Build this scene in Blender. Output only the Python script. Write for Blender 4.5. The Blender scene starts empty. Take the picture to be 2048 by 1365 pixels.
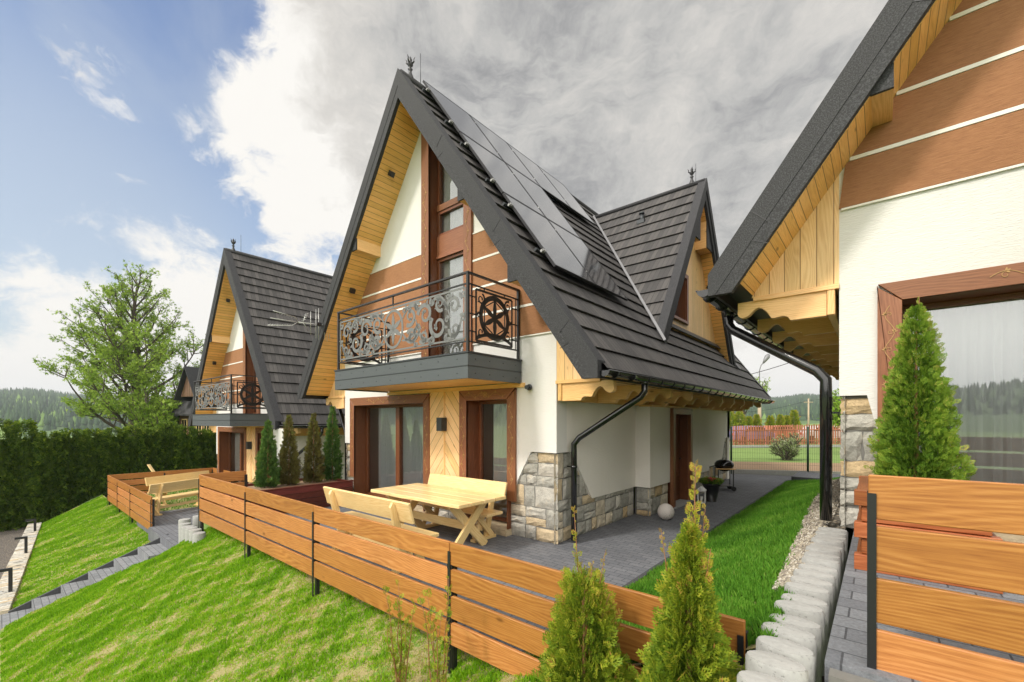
import bpy, math, random
import numpy as np
from mathutils import Vector, Matrix
R = math.radians
rnd = random.Random(7)
NP = np.random.default_rng(11)
sc = bpy.context.scene
COL = sc.collection
# ------------------------------------------------------------------ camera
cam_d = bpy.data.cameras.new('camera')
cam = bpy.data.objects.new('camera', cam_d); COL.objects.link(cam)
CAM = (3.7297, -5.4694, 1.9)
cam.location = CAM
cam.rotation_euler = (R(90), 0, math.asin(0.64454631))
cam_d.sensor_width = 36; cam_d.lens = 870 / 2048 * 36
cam_d.shift_y = 158.5 / 2048
cam_d.clip_start = 0.05; cam_d.clip_end = 5000
sc.camera = cam
# ------------------------------------------------------------------ light
HAZE = True
SUN = Vector((-0.24, -0.76, 0.80)).normalized()
w = bpy.data.worlds.new('World'); sc.world = w; w.use_nodes = True
sd = bpy.data.lights.new('sun', 'SUN'); sd.energy = 2.1; sd.angle = R(8); sd.color = (1.0, 0.94, 0.85)
so = bpy.data.objects.new('sun', sd); COL.objects.link(so)
so.rotation_euler = SUN.to_track_quat('Z', 'Y').to_euler(); so.location = (0, -20, 30)
sc.view_settings.view_transform = 'Standard'; sc.view_settings.look = 'None'
sc.view_settings.exposure = 0.50; sc.view_settings.gamma = 1.0
sc.cycles.max_bounces = 6; sc.cycles.transparent_max_bounces = 8
sc.cycles.caustics_reflective = False; sc.cycles.caustics_refractive = False

class NT:
    """small node helper"""
    def __init__(s, nt): s.nt = nt; s.n = nt.nodes; s.n.clear()
    def add(s, t, ins=None, **kw):
        n = s.n.new(t)
        for k, v in kw.items(): setattr(n, k, v)
        for k, v in (ins or {}).items():
            if isinstance(v, bpy.types.NodeSocket): s.nt.links.new(v, n.inputs[k])
            else: n.inputs[k].default_value = v
        return n
    def m(s, op, a, b=0.0, c=0.0, clamp=False):
        n = s.n.new('ShaderNodeMath'); n.operation = op; n.use_clamp = clamp
        for i, v in enumerate((a, b, c)):
            if isinstance(v, bpy.types.NodeSocket): s.nt.links.new(v, n.inputs[i])
            else: n.inputs[i].default_value = v
        return n.outputs[0]
    def vm(s, op, a, b=(0, 0, 0)):
        n = s.n.new('ShaderNodeVectorMath'); n.operation = op
        for i, v in enumerate((a, b)):
            if isinstance(v, bpy.types.NodeSocket): s.nt.links.new(v, n.inputs[i])
            else: n.inputs[i].default_value = v
        return n.outputs['Value'] if op in ('DOT_PRODUCT', 'LENGTH') else n.outputs[0]
    def mix(s, f, a, b, bt='MIX'):
        n = s.n.new('ShaderNodeMix'); n.data_type = 'RGBA'; n.blend_type = bt
        for k, v in ((0, f), (6, a), (7, b)):
            if isinstance(v, bpy.types.NodeSocket): s.nt.links.new(v, n.inputs[k])
            elif k == 0: n.inputs[k].default_value = v
            else: n.inputs[k].default_value = tuple(v) + (1,) * (4 - len(v))
        return n.outputs[2]
    def noise(s, vec, scale, detail=4, rough=0.5, dist=0.0, dim='3D'):
        n = s.add('ShaderNodeTexNoise', {'Scale': scale, 'Detail': detail, 'Roughness': rough, 'Distortion': dist}, noise_dimensions=dim)
        if vec is not None: s.nt.links.new(vec, n.inputs['Vector'])
        return n.outputs[0]
    def ss(s, v, lo, hi, a=0.0, b=1.0):
        n = s.add('ShaderNodeMapRange', interpolation_type='SMOOTHSTEP')
        for k, x in enumerate((v, lo, hi, a, b)):
            if isinstance(x, bpy.types.NodeSocket): s.nt.links.new(x, n.inputs[k])
            else: n.inputs[k].default_value = x
        return n.outputs[0]
    def vec(s, x, y, z=0.0):
        n = s.n.new('ShaderNodeCombineXYZ')
        for i, v in enumerate((x, y, z)):
            if isinstance(v, bpy.types.NodeSocket): s.nt.links.new(v, n.inputs[i])
            else: n.inputs[i].default_value = v
        return n.outputs[0]
    def sep(s, v):
        n = s.n.new('ShaderNodeSeparateXYZ'); s.nt.links.new(v, n.inputs[0]); return n.outputs
    def ramp(s, f, stops):
        n = s.n.new('ShaderNodeValToRGB'); s.nt.links.new(f, n.inputs[0]); e = n.color_ramp.elements
        while len(e) < len(stops): e.new(0.5)
        for i, (p, c) in enumerate(stops): e[i].position = p; e[i].color = tuple(c) + (1,)
        return n.outputs[0]
# ------------------------------------------------------------------ sky with clouds
def pdir(px, py):
    c = ((px - 1024) / 870, 1.0, (841 - py) / 870)
    XR = (0.76456527, -0.64454631); YD = (0.64454631, 0.76456527)
    v = Vector((c[0] * XR[0] + c[1] * XR[1], c[0] * YD[0] + c[1] * YD[1], c[2])); return v.normalized()
def build_sky():
    t = NT(w.node_tree)
    out = t.add('ShaderNodeOutputWorld')
    d = t.add('ShaderNodeTexCoord').outputs['Generated']
    sky = t.add('ShaderNodeTexSky', sky_type='NISHITA', sun_disc=False, sun_elevation=math.asin(SUN.z),
                sun_rotation=math.atan2(SUN.x, SUN.y), air_density=1.3, dust_density=1.5, ozone_density=1.5)
    z = t.sep(d)[2]
    fl = t.vm('MULTIPLY', d, (1.0, 1.0, 1.7))
    wx = t.noise(t.vm('ADD', fl, (7.3, 2.1, 5.5)), 3.2, 5, 0.55)
    fw = t.vm('ADD', fl, t.vm('MULTIPLY', t.vec(wx, wx, wx), (0.30, -0.26, 0.34)))
    n1 = t.noise(fw, 2.7, 9, 0.60, 0.2)
    n2 = t.noise(t.vm('ADD', fw, (3.1, 1.7, 0.4)), 7.0, 9, 0.66, 0.2)
    n3 = t.noise(t.vm('MULTIPLY', t.vm('ADD', fl, (1.1, 4.0, 2.0)), (0.8, 1.6, 1.0)), 2.1, 6, 0.55, 0.6)
    def lobe(px, py, deg, soft):
        c = t.vm('DOT_PRODUCT', d, tuple(pdir(px, py)))
        return t.ss(c, math.cos(R(deg + soft)), math.cos(R(max(deg - soft, 0.1))))
    dens = t.m('ADD', t.m('MULTIPLY', t.m('SUBTRACT', n1, 0.5), 1.7), t.m('MULTIPLY', t.m('SUBTRACT', n2, 0.5), 1.15))
    blue = t.m('MAXIMUM', lobe(170, 300, 17, 8), t.m('MULTIPLY', lobe(560, 510, 5, 5), 0.85))
    blue = t.m('MAXIMUM', blue, lobe(330, 30, 6, 6))
    blue = t.m('MAXIMUM', blue, t.m('MULTIPLY', lobe(290, 430, 10, 6), 0.95))
    blue = t.m('MAXIMUM', blue, t.m('MULTIPLY', lobe(20, 560, 6, 5), 0.9))
    cum = t.m('MAXIMUM', lobe(580, 280, 6, 5), lobe(330, 620, 7, 5))
    dens = t.m('ADD', dens, 0.62)
    dens = t.m('SUBTRACT', dens, t.m('MULTIPLY', blue, 0.84))
    dens = t.m('ADD', dens, t.m('MULTIPLY', cum, 0.50))
    glow = t.ss(t.vm('DOT_PRODUCT', d, tuple(Vector((0.45, -0.85, 0.35)).normalized())), -0.15, 0.9)  # unseen bright sky lobe added behind the camera to light walls and panes
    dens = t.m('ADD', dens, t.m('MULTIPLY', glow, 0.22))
    mask = t.ss(dens, -0.04, 0.26)
    thick = t.ss(dens, 0.25, 1.05)
    deck = lobe(1250, 60, 30, 18)
    grey = t.m('ADD', t.m('MULTIPLY', thick, 0.40), t.m('MULTIPLY', deck, 0.50), clamp=True)
    grey = t.m('ADD', grey, t.m('MULTIPLY', t.m('SUBTRACT', n2, 0.5), 0.75), clamp=True)
    grey = t.m('ADD', grey, t.m('MULTIPLY', t.m('SUBTRACT', n3, 0.5), 0.55), clamp=True)
    bright = t.m('MAXIMUM', lobe(560, 330, 9, 9), t.m('MULTIPLY', t.ss(z, 0.42, 0.05), 0.8))
    bright = t.m('MAXIMUM', bright, lobe(300, 640, 7, 6))
    grey = t.m('SUBTRACT', grey, t.m('MULTIPLY', bright, 0.45), clamp=True)
    col = t.ramp(grey, [(0.0, (0.72, 0.70, 0.665)), (0.35, (0.52, 0.50, 0.47)), (0.7, (0.38, 0.375, 0.365)), (1.0, (0.235, 0.236, 0.24))])
    bl = t.mix(t.ss(z, 0.75, 0.06), (0.045, 0.085, 0.215), (0.21, 0.29, 0.43))
    veil = t.m('MULTIPLY', t.ss(n3, 0.42, 0.70), 0.52)
    veil = t.m('MAXIMUM', veil, t.m('MULTIPLY', lobe(20, 560, 13, 13), 0.75))
    bl = t.mix(veil, bl, (0.30, 0.32, 0.34))
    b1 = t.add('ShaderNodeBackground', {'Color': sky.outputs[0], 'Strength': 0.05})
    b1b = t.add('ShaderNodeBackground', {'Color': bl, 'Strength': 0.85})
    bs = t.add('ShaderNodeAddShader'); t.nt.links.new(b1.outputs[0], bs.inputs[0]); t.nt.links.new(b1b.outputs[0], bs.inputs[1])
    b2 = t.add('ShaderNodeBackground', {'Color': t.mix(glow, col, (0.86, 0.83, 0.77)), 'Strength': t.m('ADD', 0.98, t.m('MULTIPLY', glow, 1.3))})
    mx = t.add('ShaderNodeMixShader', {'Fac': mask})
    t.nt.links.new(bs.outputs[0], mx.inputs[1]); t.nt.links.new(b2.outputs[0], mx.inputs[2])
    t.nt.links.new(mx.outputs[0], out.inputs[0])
build_sky()
# ------------------------------------------------------------------ materials
M = {}
def mat(name):
    m = bpy.data.materials.new(name); m.use_nodes = True; M[name] = m
    return NT(m.node_tree)
def finish(t, col, rough=0.6, bump=None, bs=0.3, bd=0.01, **kw):
    ins = {'Base Color': col if isinstance(col, bpy.types.NodeSocket) else tuple(col) + (1,), 'Roughness': rough}
    ins.update(kw)
    if bump is not None:
        ins['Normal'] = t.add('ShaderNodeBump', {'Height': bump, 'Strength': bs, 'Distance': bd}).outputs[0]
    p = t.add('ShaderNodeBsdfPrincipled', ins)
    o = t.add('ShaderNodeOutputMaterial'); t.nt.links.new(p.outputs[0], o.inputs[0]); return p
def UVN(t): return t.add('ShaderNodeTexCoord').outputs['UV']
def OBJ(t): return t.add('ShaderNodeTexCoord').outputs['Object']
def RND(t): return t.add('ShaderNodeAttribute', attribute_name='rnd').outputs['Fac']
def wood(name, c1, c2, c3, plank=0.0, rough=0.45, knot=0.6, tone=0.25, gscale=1.0, coat=0.0, groove=(0.25, 0.12, 0.03)):
    """stretched-grain wood; uv u runs along the grain in metres; plank > 0 adds tongue-and-groove boards across v"""
    t = mat(name); uv = UVN(t); x, y, _ = t.sep(uv); r = RND(t)
    if plank:
        row = t.m('FLOOR', t.m('DIVIDE', y, plank))
        wn = t.add('ShaderNodeTexWhiteNoise', {'W': t.m('ADD', row, t.m('MULTIPLY', r, 37.0))}, noise_dimensions='1D').outputs[0]
        fr = t.m('FRACT', t.m('DIVIDE', y, plank))
        edge = t.m('MULTIPLY', t.m('MINIMUM', fr, t.m('SUBTRACT', 1.0, fr)), plank)
        gro = t.ss(edge, 0.0015, 0.0065)
        xs = t.m('ADD', x, t.m('MULTIPLY', wn, 31.0))
    else:
        wn = r; gro = None; xs = t.m('ADD', x, t.m('MULTIPLY', r, 31.0))
    v = t.vec(t.m('MULTIPLY', xs, 1.1 * gscale), t.m('MULTIPLY', y, 13.0 * gscale), t.m('MULTIPLY', wn, 5.0))
    warp = t.noise(t.vec(t.m('MULTIPLY', xs, .75 * gscale), t.m('MULTIPLY', y, 4.5 * gscale), t.m('MULTIPLY', wn, 17.0)), 1.0, 2, .4)
    rings = t.m('SINE', t.m('MULTIPLY', t.m('ADD', t.m('MULTIPLY', y, 14.0 * gscale), t.m('MULTIPLY', warp, 4.6)), 22.0))
    rings = t.m('POWER', t.m('ADD', t.m('MULTIPLY', rings, 0.5), 0.5), 1.6)
    fine = t.m('ADD', t.m('MULTIPLY', t.noise(v, 6.0, 5, 0.6), .55), t.m('MULTIPLY', t.noise(t.vec(t.m('MULTIPLY', xs, 5.0), t.m('MULTIPLY', y, 260.0), wn), 1.0, 3, .6), .45))
    g = t.m('ADD', t.m('MULTIPLY', rings, 0.17), t.m('MULTIPLY', fine, 0.88))
    col = t.ramp(g, [(0.28, c1), (0.52, c2), (0.80, c3)])
    vo = t.add('ShaderNodeTexVoronoi', {'Scale': 1.0, 'Vector': t.vec(t.m('MULTIPLY', xs, 2.0 * gscale), t.m('MULTIPLY', y, 4.6 * gscale), t.m('MULTIPLY', wn, 9.0))}, feature='F1')
    kn = t.ss(t.m('ADD', vo.outputs['Distance'], t.m('MULTIPLY', t.m('SUBTRACT', fine, .5), .06)), 0.115, 0.04)
    sel = t.m('GREATER_THAN', t.sep(vo.outputs['Color'])[0], 1.0 - knot)
    kn = t.m('MULTIPLY', kn, sel)
    col = t.mix(t.m('MULTIPLY', kn, 0.75), col, tuple(k * 0.38 for k in c1))
    hv = t.m('ADD', t.m('MULTIPLY', t.m('SUBTRACT', wn, 0.5), tone * 2), 1.0)
    col = t.mix(1.0, col, t.vec(hv, hv, t.m('MULTIPLY', hv, hv)), 'MULTIPLY')
    big = t.noise(t.vec(t.m('MULTIPLY', xs, .8), t.m('MULTIPLY', y, 1.6)), 1.6, 3)
    bv = t.m('ADD', t.m('MULTIPLY', t.m('SUBTRACT', big, 0.5), 0.45), 1.0)
    col = t.mix(1.0, col, t.vec(bv, bv, bv), 'MULTIPLY')
    h = t.m('MULTIPLY', g, 0.12)
    if gro is not None:
        col = t.mix(gro, tuple(groove), col); h = t.m('ADD', h, gro)
    finish(t, col, rough, h, 0.35, 0.006, **({'Coat Weight': coat, 'Coat Roughness': 0.25} if coat else {}))
wood('pine_planks', (.62, .31, .075), (.82, .46, .13), (.90, .56, .19), plank=0.105, tone=0.10)
wood('pine_wide', (.66, .38, .16), (.84, .56, .27), (.90, .65, .36), plank=0.145, tone=0.10)
wood('pine_narrow', (.60, .37, .13), (.76, .50, .20), (.82, .58, .28), plank=0.075, tone=0.10)
wood('pine_beam', (.64, .35, .12), (.84, .51, .21), (.90, .60, .29), tone=0.12)
wood('pine_pale', (.70, .44, .16), (.84, .61, .28), (.90, .70, .38), tone=0.06, rough=.3, coat=.35, knot=.3)
wood('fence_board', (.27, .09, .022), (.43, .175, .046), (.55, .26, .085), tone=0.22, rough=.42, gscale=.85, knot=.45)
wood('brown_trim', (.085, .026, .010), (.17, .055, .020), (.24, .085, .033), tone=0.2, rough=.4)
wood('brown_mid', (.15, .052, .020), (.25, .095, .04), (.33, .14, .065), tone=0.2, rough=.45)
wood('red_planter', (.055, .008, .006), (.11, .018, .011), (.16, .035, .02), tone=0.3, rough=.45)
wood('red_log', (.19, .048, .012), (.31, .09, .024), (.40, .14, .045), tone=0.3, rough=.45)
wood('old_timber', (.07, .035, .02), (.14, .075, .045), (.2, .12, .08), plank=.2, tone=.3)
wood('picket_wood', (.24, .07, .035), (.36, .13, .065), (.42, .18, .1), tone=.35)

def simple(name, c, rough=.5, n=0.0, scale=30, bs=.2, **kw):
    t = mat(name); o = OBJ(t); f = t.noise(o, scale, 5, .6)
    a = t.m('ADD', t.m('MULTIPLY', t.m('SUBTRACT', f, .5), n * 2), 1.0)
    col = t.mix(1.0, tuple(c), t.vec(a, a, a), 'MULTIPLY')
    finish(t, col, rough, f, bs, .004, **kw)
def plaster(name, c, c2):
    t = mat(name); o = OBJ(t)
    s1 = t.noise(t.vm('MULTIPLY', o, (9.0, 9.0, 42.0)), 1.6, 5, .6, .6)
    s2 = t.noise(o, .55, 3, .5)
    col = t.mix(t.ss(s2, .3, .75), tuple(c), tuple(c2))
    sp = t.ss(s1, .62, .8)
    col = t.mix(t.m('MULTIPLY', sp, .06), col, (.45, .42, .36))
    dr = t.noise(t.vm('MULTIPLY', o, (7.0, 7.0, .7)), 1.0, 5, .7); col = t.mix(t.m('MULTIPLY', t.ss(dr, .52, .78), .14), col, (.50, .46, .38))
    finish(t, col, .9, s1, .6, .010)
plaster('plaster', (.71, .70, .675), (.67, .655, .62))
plaster('plaster_side', (.82, .785, .73), (.79, .745, .68))
simple('strip_white', (.78, .76, .70), .7, .05)
def render_wood():
    t = mat('brown_render'); o = OBJ(t)
    f = t.noise(t.vm('MULTIPLY', o, (9.0, 9.0, 130.0)), 1.2, 6, .7, .7)
    b = t.noise(o, 1.3, 3)
    col = t.ramp(f, [(.25, (.20, .088, .036)), (.5, (.32, .145, .062)), (.75, (.41, .20, .092))])
    bv = t.m('ADD', t.m('MULTIPLY', t.m('SUBTRACT', b, .5), .35), 1.0)
    col = t.mix(1.0, col, t.vec(bv, bv, bv), 'MULTIPLY')
    finish(t, col, .8, f, .55, .012)
render_wood()
def granule(name, c, sc_=240):
    t = mat(name); o = OBJ(t)
    f = t.noise(o, sc_, 2, .7); g = t.noise(o, 9, 4, .6)
    k = t.ss(f, .42, .66)
    col = t.mix(k, tuple(x * .55 for x in c), tuple(min(1, x * 1.9) for x in c))
    bv = t.m('ADD', t.m('MULTIPLY', t.m('SUBTRACT', g, .5), .3), 1.0)
    col = t.mix(1.0, col, t.vec(bv, bv, bv), 'MULTIPLY')
    finish(t, col, .75, f, .5, .004)
granule('granulate', (.028, .028, .031), 90)
def tiles():
    t = mat('roof_tile'); uv = UVN(t); x, y, _ = t.sep(uv); r = RND(t)
    ys = t.m('ADD', y, t.m('MULTIPLY', r, 11.3))
    skew = t.m('ADD', ys, t.m('MULTIPLY', x, 0.10))
    cell = t.m('DIVIDE', skew, .115)
    wn = t.add('ShaderNodeTexWhiteNoise', {'W': t.m('ADD', t.m('FLOOR', cell), t.m('MULTIPLY', r, 97.))}, noise_dimensions='1D').outputs[0]
    fr = t.m('FRACT', cell); e = t.m('MINIMUM', fr, t.m('SUBTRACT', 1.0, fr))
    gap = t.ss(e, .015, .06)
    gr = t.noise(t.vec(t.m('MULTIPLY', x, 3.0), t.m('MULTIPLY', skew, 60.0)), 1.0, 4, .6)
    gn = t.noise(OBJ(t), 130, 2, .7)
    a = t.m('ADD', t.m('MULTIPLY', wn, .35), t.m('ADD', t.m('MULTIPLY', gr, .5), t.m('MULTIPLY', gn, .45)))
    col = t.ramp(a, [(.25, (.020, .019, .019)), (.6, (.050, .046, .045)), (1.0, (.105, .096, .090))])
    col = t.mix(gap, (.008, .008, .008), col)
    h = t.m('ADD', t.m('MULTIPLY', gr, .5), t.m('ADD', gap, t.m('MULTIPLY', gn, .25)))
    finish(t, col, .62, h, .6, .008)
tiles()
simple('dark_metal', (.045, .05, .055), .45, .1, 8, .05, **{'Metallic': .3})
simple('black_gloss', (.008, .008, .009), .16, .0, 4, .0, **{'Coat Weight': .6})
simple('black_paint', (.014, .014, .016), .4, .1, 20, .05)
simple('rail_black', (.018, .018, .019), .38, .1, 20, .05)
simple('rail_front_lit', (.155, .158, .16), .55, .05, 20, .05)  # front railing panel: its lit look is put into the lighter colour
simple('fascia_grey', (.075, .085, .092), .5, .06, 6, .05)
simple('zinc', (.20, .20, .21), .5, .2, 12, .15, **{'Metallic': .3})
simple('aluminium', (.50, .50, .48), .35, .05, 8, .05, **{'Metallic': .7})
simple('gold_carving', (.46, .27, .10), .5, .2, 30, .1)
simple('white_paint', (.72, .72, .70), .5, .05)
simple('rubber_black', (.015, .015, .015), .6, .1)
simple('enamel_black', (.006, .006, .007), .12, .0, 4, .0)
simple('interior', (.10, .08, .06), .9, .1, 4)
simple('interior_pale', (.62, .60, .54), .9, .1, 4)
simple('bark', (.085, .065, .05), .9, .4, 25, .6)
simple('twig', (.26, .12, .05), .8, .3, 30, .3)
simple('pole_wood', (.40, .32, .22), .8, .2, 8, .3)
simple('flower_red', (.55, .03, .05), .6, .3, 20)
simple('car_violet', (.16, .14, .30), .3, .05); simple('car_orange', (.50, .14, .08), .3, .05); simple('car_white', (.62, .58, .60), .3, .05)
simple('tail_lamp', (.4, .02, .02), .3)
def speckle_ball():
    t = mat('stone_ball'); o = OBJ(t); f = t.noise(o, 60, 3, .7); z = t.noise(o, 4, 3)
    k = t.m('MULTIPLY', t.ss(f, .56, .64), t.ss(z, .4, .62))
    finish(t, t.mix(k, (.66, .60, .56), (.16, .14, .12)), .8, f, .2, .003)
speckle_ball()
def stonemat():
    t = mat('stone'); o = OBJ(t); r = RND(t)
    f = t.noise(o, 7, 8, .68, .4); g = t.noise(o, 38, 5, .7)
    base = t.ramp(r, [(0.0, (.34, .33, .29)), (.22, (.43, .41, .36)), (.45, (.38, .365, .32)), (.60, (.49, .46, .40)), (.74, (.50, .40, .26)), (.86, (.50, .37, .21)), (.94, (.55, .48, .37))])
    base.node.color_ramp.interpolation = 'CONSTANT'
    k = t.m('ADD', t.m('MULTIPLY', t.m('SUBTRACT', f, .5), 1.3), 1.0)
    k2 = t.m('ADD', k, t.m('MULTIPLY', t.m('SUBTRACT', g, .5), .7))
    col = t.mix(1.0, base, t.vec(k2, k2, k2), 'MULTIPLY')
    col = t.mix(t.m('MULTIPLY', t.ss(f, .56, .72), .4), col, (.50, .36, .19))
    finish(t, col, .85, t.m('ADD', t.m('MULTIPLY', f, 1.0), t.m('MULTIPLY', g, .3)), .9, .03)
stonemat()
simple('mortar', (.17, .165, .15), .95, .25, 20, .5)
def concrete(name, c):
    t = mat(name); o = OBJ(t); r = RND(t)
    f = t.noise(o, 22, 6, .65); g = t.noise(t.vm('MULTIPLY', o, (30., 30., 5.)), 1.0, 4, .6)
    bub = t.ss(t.noise(o, 70, 2, .5), .66, .72)
    a = t.m('ADD', t.m('MULTIPLY', t.m('SUBTRACT', f, .5), .5), t.m('ADD', .9, t.m('MULTIPLY', r, .2)))
    a = t.m('ADD', a, t.m('MULTIPLY', t.m('SUBTRACT', g, .5), .35))
    col = t.mix(1.0, tuple(c), t.vec(a, a, a), 'MULTIPLY')
    col = t.mix(t.m('MULTIPLY', bub, .5), col, (.15, .15, .14))
    finish(t, col, .85, t.m('SUBTRACT', f, bub), .5, .008)
concrete('concrete', (.34, .34, .325)); concrete('concrete_dark', (.06, .062, .066))
def pavers(name, w_, h_, ca, cb, rot=0.0):
    t = mat(name); o = OBJ(t); x, y, _ = t.sep(o)
    c, s_ = math.cos(rot), math.sin(rot)
    u = t.m('ADD', t.m('MULTIPLY', x, c), t.m('MULTIPLY', y, s_)); v = t.m('SUBTRACT', t.m('MULTIPLY', y, c), t.m('MULTIPLY', x, s_))
    br = t.add('ShaderNodeTexBrick', {'Vector': t.vec(u, v), 'Scale': 1.0, 'Brick Width': w_, 'Row Height': h_, 'Mortar Size': .005, 'Mortar Smooth': .2,
               'Color1': tuple(ca) + (1,), 'Color2': tuple(cb) + (1,), 'Mortar': tuple(k * .45 for k in ca) + (1,), 'Bias': 0.0})
    br.offset = .5; br.squash = 1.0
    f = t.noise(o, 45, 5, .75); g = t.noise(o, 1.1, 4, .6)
    a = t.m('ADD', t.m('MULTIPLY', t.m('SUBTRACT', f, .5), 1.5), 1.0)
    a = t.m('ADD', a, t.m('MULTIPLY', t.m('SUBTRACT', g, .5), .5))
    col = t.mix(1.0, br.outputs[0], t.vec(a, a, a), 'MULTIPLY')
    h = t.m('ADD', f, t.m('MULTIPLY', br.outputs['Fac'], -1.2))
    finish(t, col, .8, h, .6, .008)
pavers('pavers', .20, .10, (.115, .12, .135), (.155, .16, .175))
pavers('pavers_big', .24, .16, (.13, .137, .152), (.19, .20, .215), .0)
pavers('step_pavers', .20, .10, (.17, .18, .19), (.22, .225, .235))
def splitstone():
    t = mat('split_stone'); o = OBJ(t)
    br = t.add('ShaderNodeTexVoronoi', {'Vector': t.vm('MULTIPLY', o, (12., 3., 3.)), 'Scale': 1.0})
    e = t.add('ShaderNodeTexVoronoi', {'Vector': t.vm('MULTIPLY', o, (12., 3., 3.)), 'Scale': 1.0}, feature='DISTANCE_TO_EDGE').outputs[0]
    x = t.sep(br.outputs['Color'])[0]
    col = t.ramp(x, [(0., (.42, .42, .40)), (.35, (.55, .50, .40)), (.6, (.62, .60, .55)), (.85, (.55, .42, .24)), (1, (.36, .40, .42))])
    f = t.noise(o, 25, 5, .7); a = t.m('ADD', t.m('MULTIPLY', t.m('SUBTRACT', f, .5), .8), 1.)
    col = t.mix(1., col, t.vec(a, a, a), 'MULTIPLY')
    col = t.mix(t.ss(e, 0., .06), (.22, .21, .18), col)
    finish(t, col, .85, t.m('ADD', f, t.ss(e, 0., .08)), .8, .02)
splitstone()
def gravel(name, c, scale=28):
    t = mat(name); o = OBJ(t)
    vo = t.add('ShaderNodeTexVoronoi', {'Vector': o, 'Scale': scale}); x = t.sep(vo.outputs['Color'])
    k = t.m('ADD', t.m('MULTIPLY', x[0], .8), .6)
    col = t.mix(1., t.mix(x[1], tuple(c), (c[0] * 1.15, c[1] * 1.0, c[2] * .8)), t.vec(k, k, k), 'MULTIPLY')
    d = t.ss(vo.outputs['Distance'], .15, .6, 1., 0.)
    col = t.mix(t.m('SUBTRACT', 1.0, d), col, tuple(q * .3 for q in c))
    finish(t, col, .9, d, 1.0, .02)
gravel('gravel', (.30, .27, .24), 34); gravel('pebbles', (.44, .40, .33), 22)
def soil():
    t = mat('turf_soil'); o = OBJ(t)
    a = t.noise(t.vm('MULTIPLY', o, (1.0, .55, 1.)), 2.4, 6, .65, .3); b = t.noise(o, 60, 4, .7); c = t.noise(o, 11, 4, .6)
    g = t.mix(b, (.07, .16, .012), (.16, .27, .03)); s = t.mix(b, (.17, .15, .05), (.42, .36, .17))
    k = t.ss(t.m('ADD', a, t.m('MULTIPLY', t.m('SUBTRACT', c, .5), 1.4)), .30, .52)
    finish(t, t.mix(k, g, s), .95, b, .8, .02)
soil()
def fields():
    t = mat('field'); o = OBJ(t)
    a = t.noise(o, .05, 5, .6); b = t.noise(o, 1.5, 5, .7)
    col = t.mix(b, (.12, .20, .04), (.19, .28, .07))
    col = t.mix(t.ss(a, .55, .7), col, (.20, .27, .06))
    finish(t, col, .95, b, .3, .05)
fields()
simple('dark_soil', (.05, .04, .035), .95, .35, 14, .6)
simple('bare_soil', (.26, .17, .10), .95, .35, 14, .6)
def leafmat(name, stops, trans=.25, rough=.6):
    t = mat(name); r = RND(t)
    col = t.ramp(r, stops)
    p = t.add('ShaderNodeBsdfPrincipled', {'Base Color': col, 'Roughness': rough, 'Specular IOR Level': .25})
    tr = t.add('ShaderNodeBsdfTranslucent', {'Color': col}); mx = t.add('ShaderNodeMixShader', {'Fac': trans})
    t.nt.links.new(p.outputs[0], mx.inputs[1]); t.nt.links.new(tr.outputs[0], mx.inputs[2])
    o = t.add('ShaderNodeOutputMaterial'); t.nt.links.new(mx.outputs[0], o.inputs[0])
leafmat('grass_blades', [(0, (.095, .24, .006)), (.4, (.19, .40, .010)), (.75, (.31, .52, .018)), (.92, (.40, .48, .06)), (1, (.52, .45, .19))], .4)
leafmat('strip_grass', [(0, (.06, .19, .014)), (.5, (.13, .33, .028)), (.85, (.24, .44, .055)), (1, (.34, .44, .10))], .4)
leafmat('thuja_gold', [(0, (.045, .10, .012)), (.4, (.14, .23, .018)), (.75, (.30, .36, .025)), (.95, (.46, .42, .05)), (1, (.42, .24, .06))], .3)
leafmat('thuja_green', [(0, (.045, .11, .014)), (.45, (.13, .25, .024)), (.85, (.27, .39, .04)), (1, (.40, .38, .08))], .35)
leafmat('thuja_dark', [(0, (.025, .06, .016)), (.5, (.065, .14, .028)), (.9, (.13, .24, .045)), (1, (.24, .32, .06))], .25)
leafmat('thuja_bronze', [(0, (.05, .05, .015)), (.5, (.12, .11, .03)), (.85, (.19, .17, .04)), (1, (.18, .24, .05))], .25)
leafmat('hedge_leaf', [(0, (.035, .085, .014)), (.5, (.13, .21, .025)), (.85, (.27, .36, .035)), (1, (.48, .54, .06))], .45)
leafmat('spring_leaf', [(0, (.10, .18, .02)), (.5, (.22, .34, .04)), (1, (.38, .50, .08))], .4)
leafmat('far_leaf', [(0, (.18, .34, .03)), (.5, (.30, .48, .05)), (1, (.42, .58, .09))], .4)
leafmat('bush_leaf', [(0, (.14, .2, .06)), (.5, (.28, .36, .13)), (1, (.55, .58, .4))], .3)
leafmat('forest_leaf', [(0, (.018, .042, .020)), (.5, (.036, .070, .028)), (.72, (.05, .095, .032)), (.78, (.10, .18, .04)), (1, (.17, .26, .06))], .0, .9)
def glass():
    t = mat('glass')
    fr = t.add('ShaderNodeFresnel', {'IOR': 1.6}); f = t.m('ADD', t.m('MULTIPLY', fr.outputs[0], .9), .20, clamp=True)
    tr = t.add('ShaderNodeBsdfTransparent', {'Color': (.97, .99, .98, 1)})
    gl = t.add('ShaderNodeBsdfGlossy', {'Roughness': .0, 'Color': (.95, .97, 1, 1)}); mx = t.add('ShaderNodeMixShader', {'Fac': f})
    t.nt.links.new(tr.outputs[0], mx.inputs[1]); t.nt.links.new(gl.outputs[0], mx.inputs[2])
    o = t.add('ShaderNodeOutputMaterial'); t.nt.links.new(mx.outputs[0], o.inputs[0])
glass()
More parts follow.
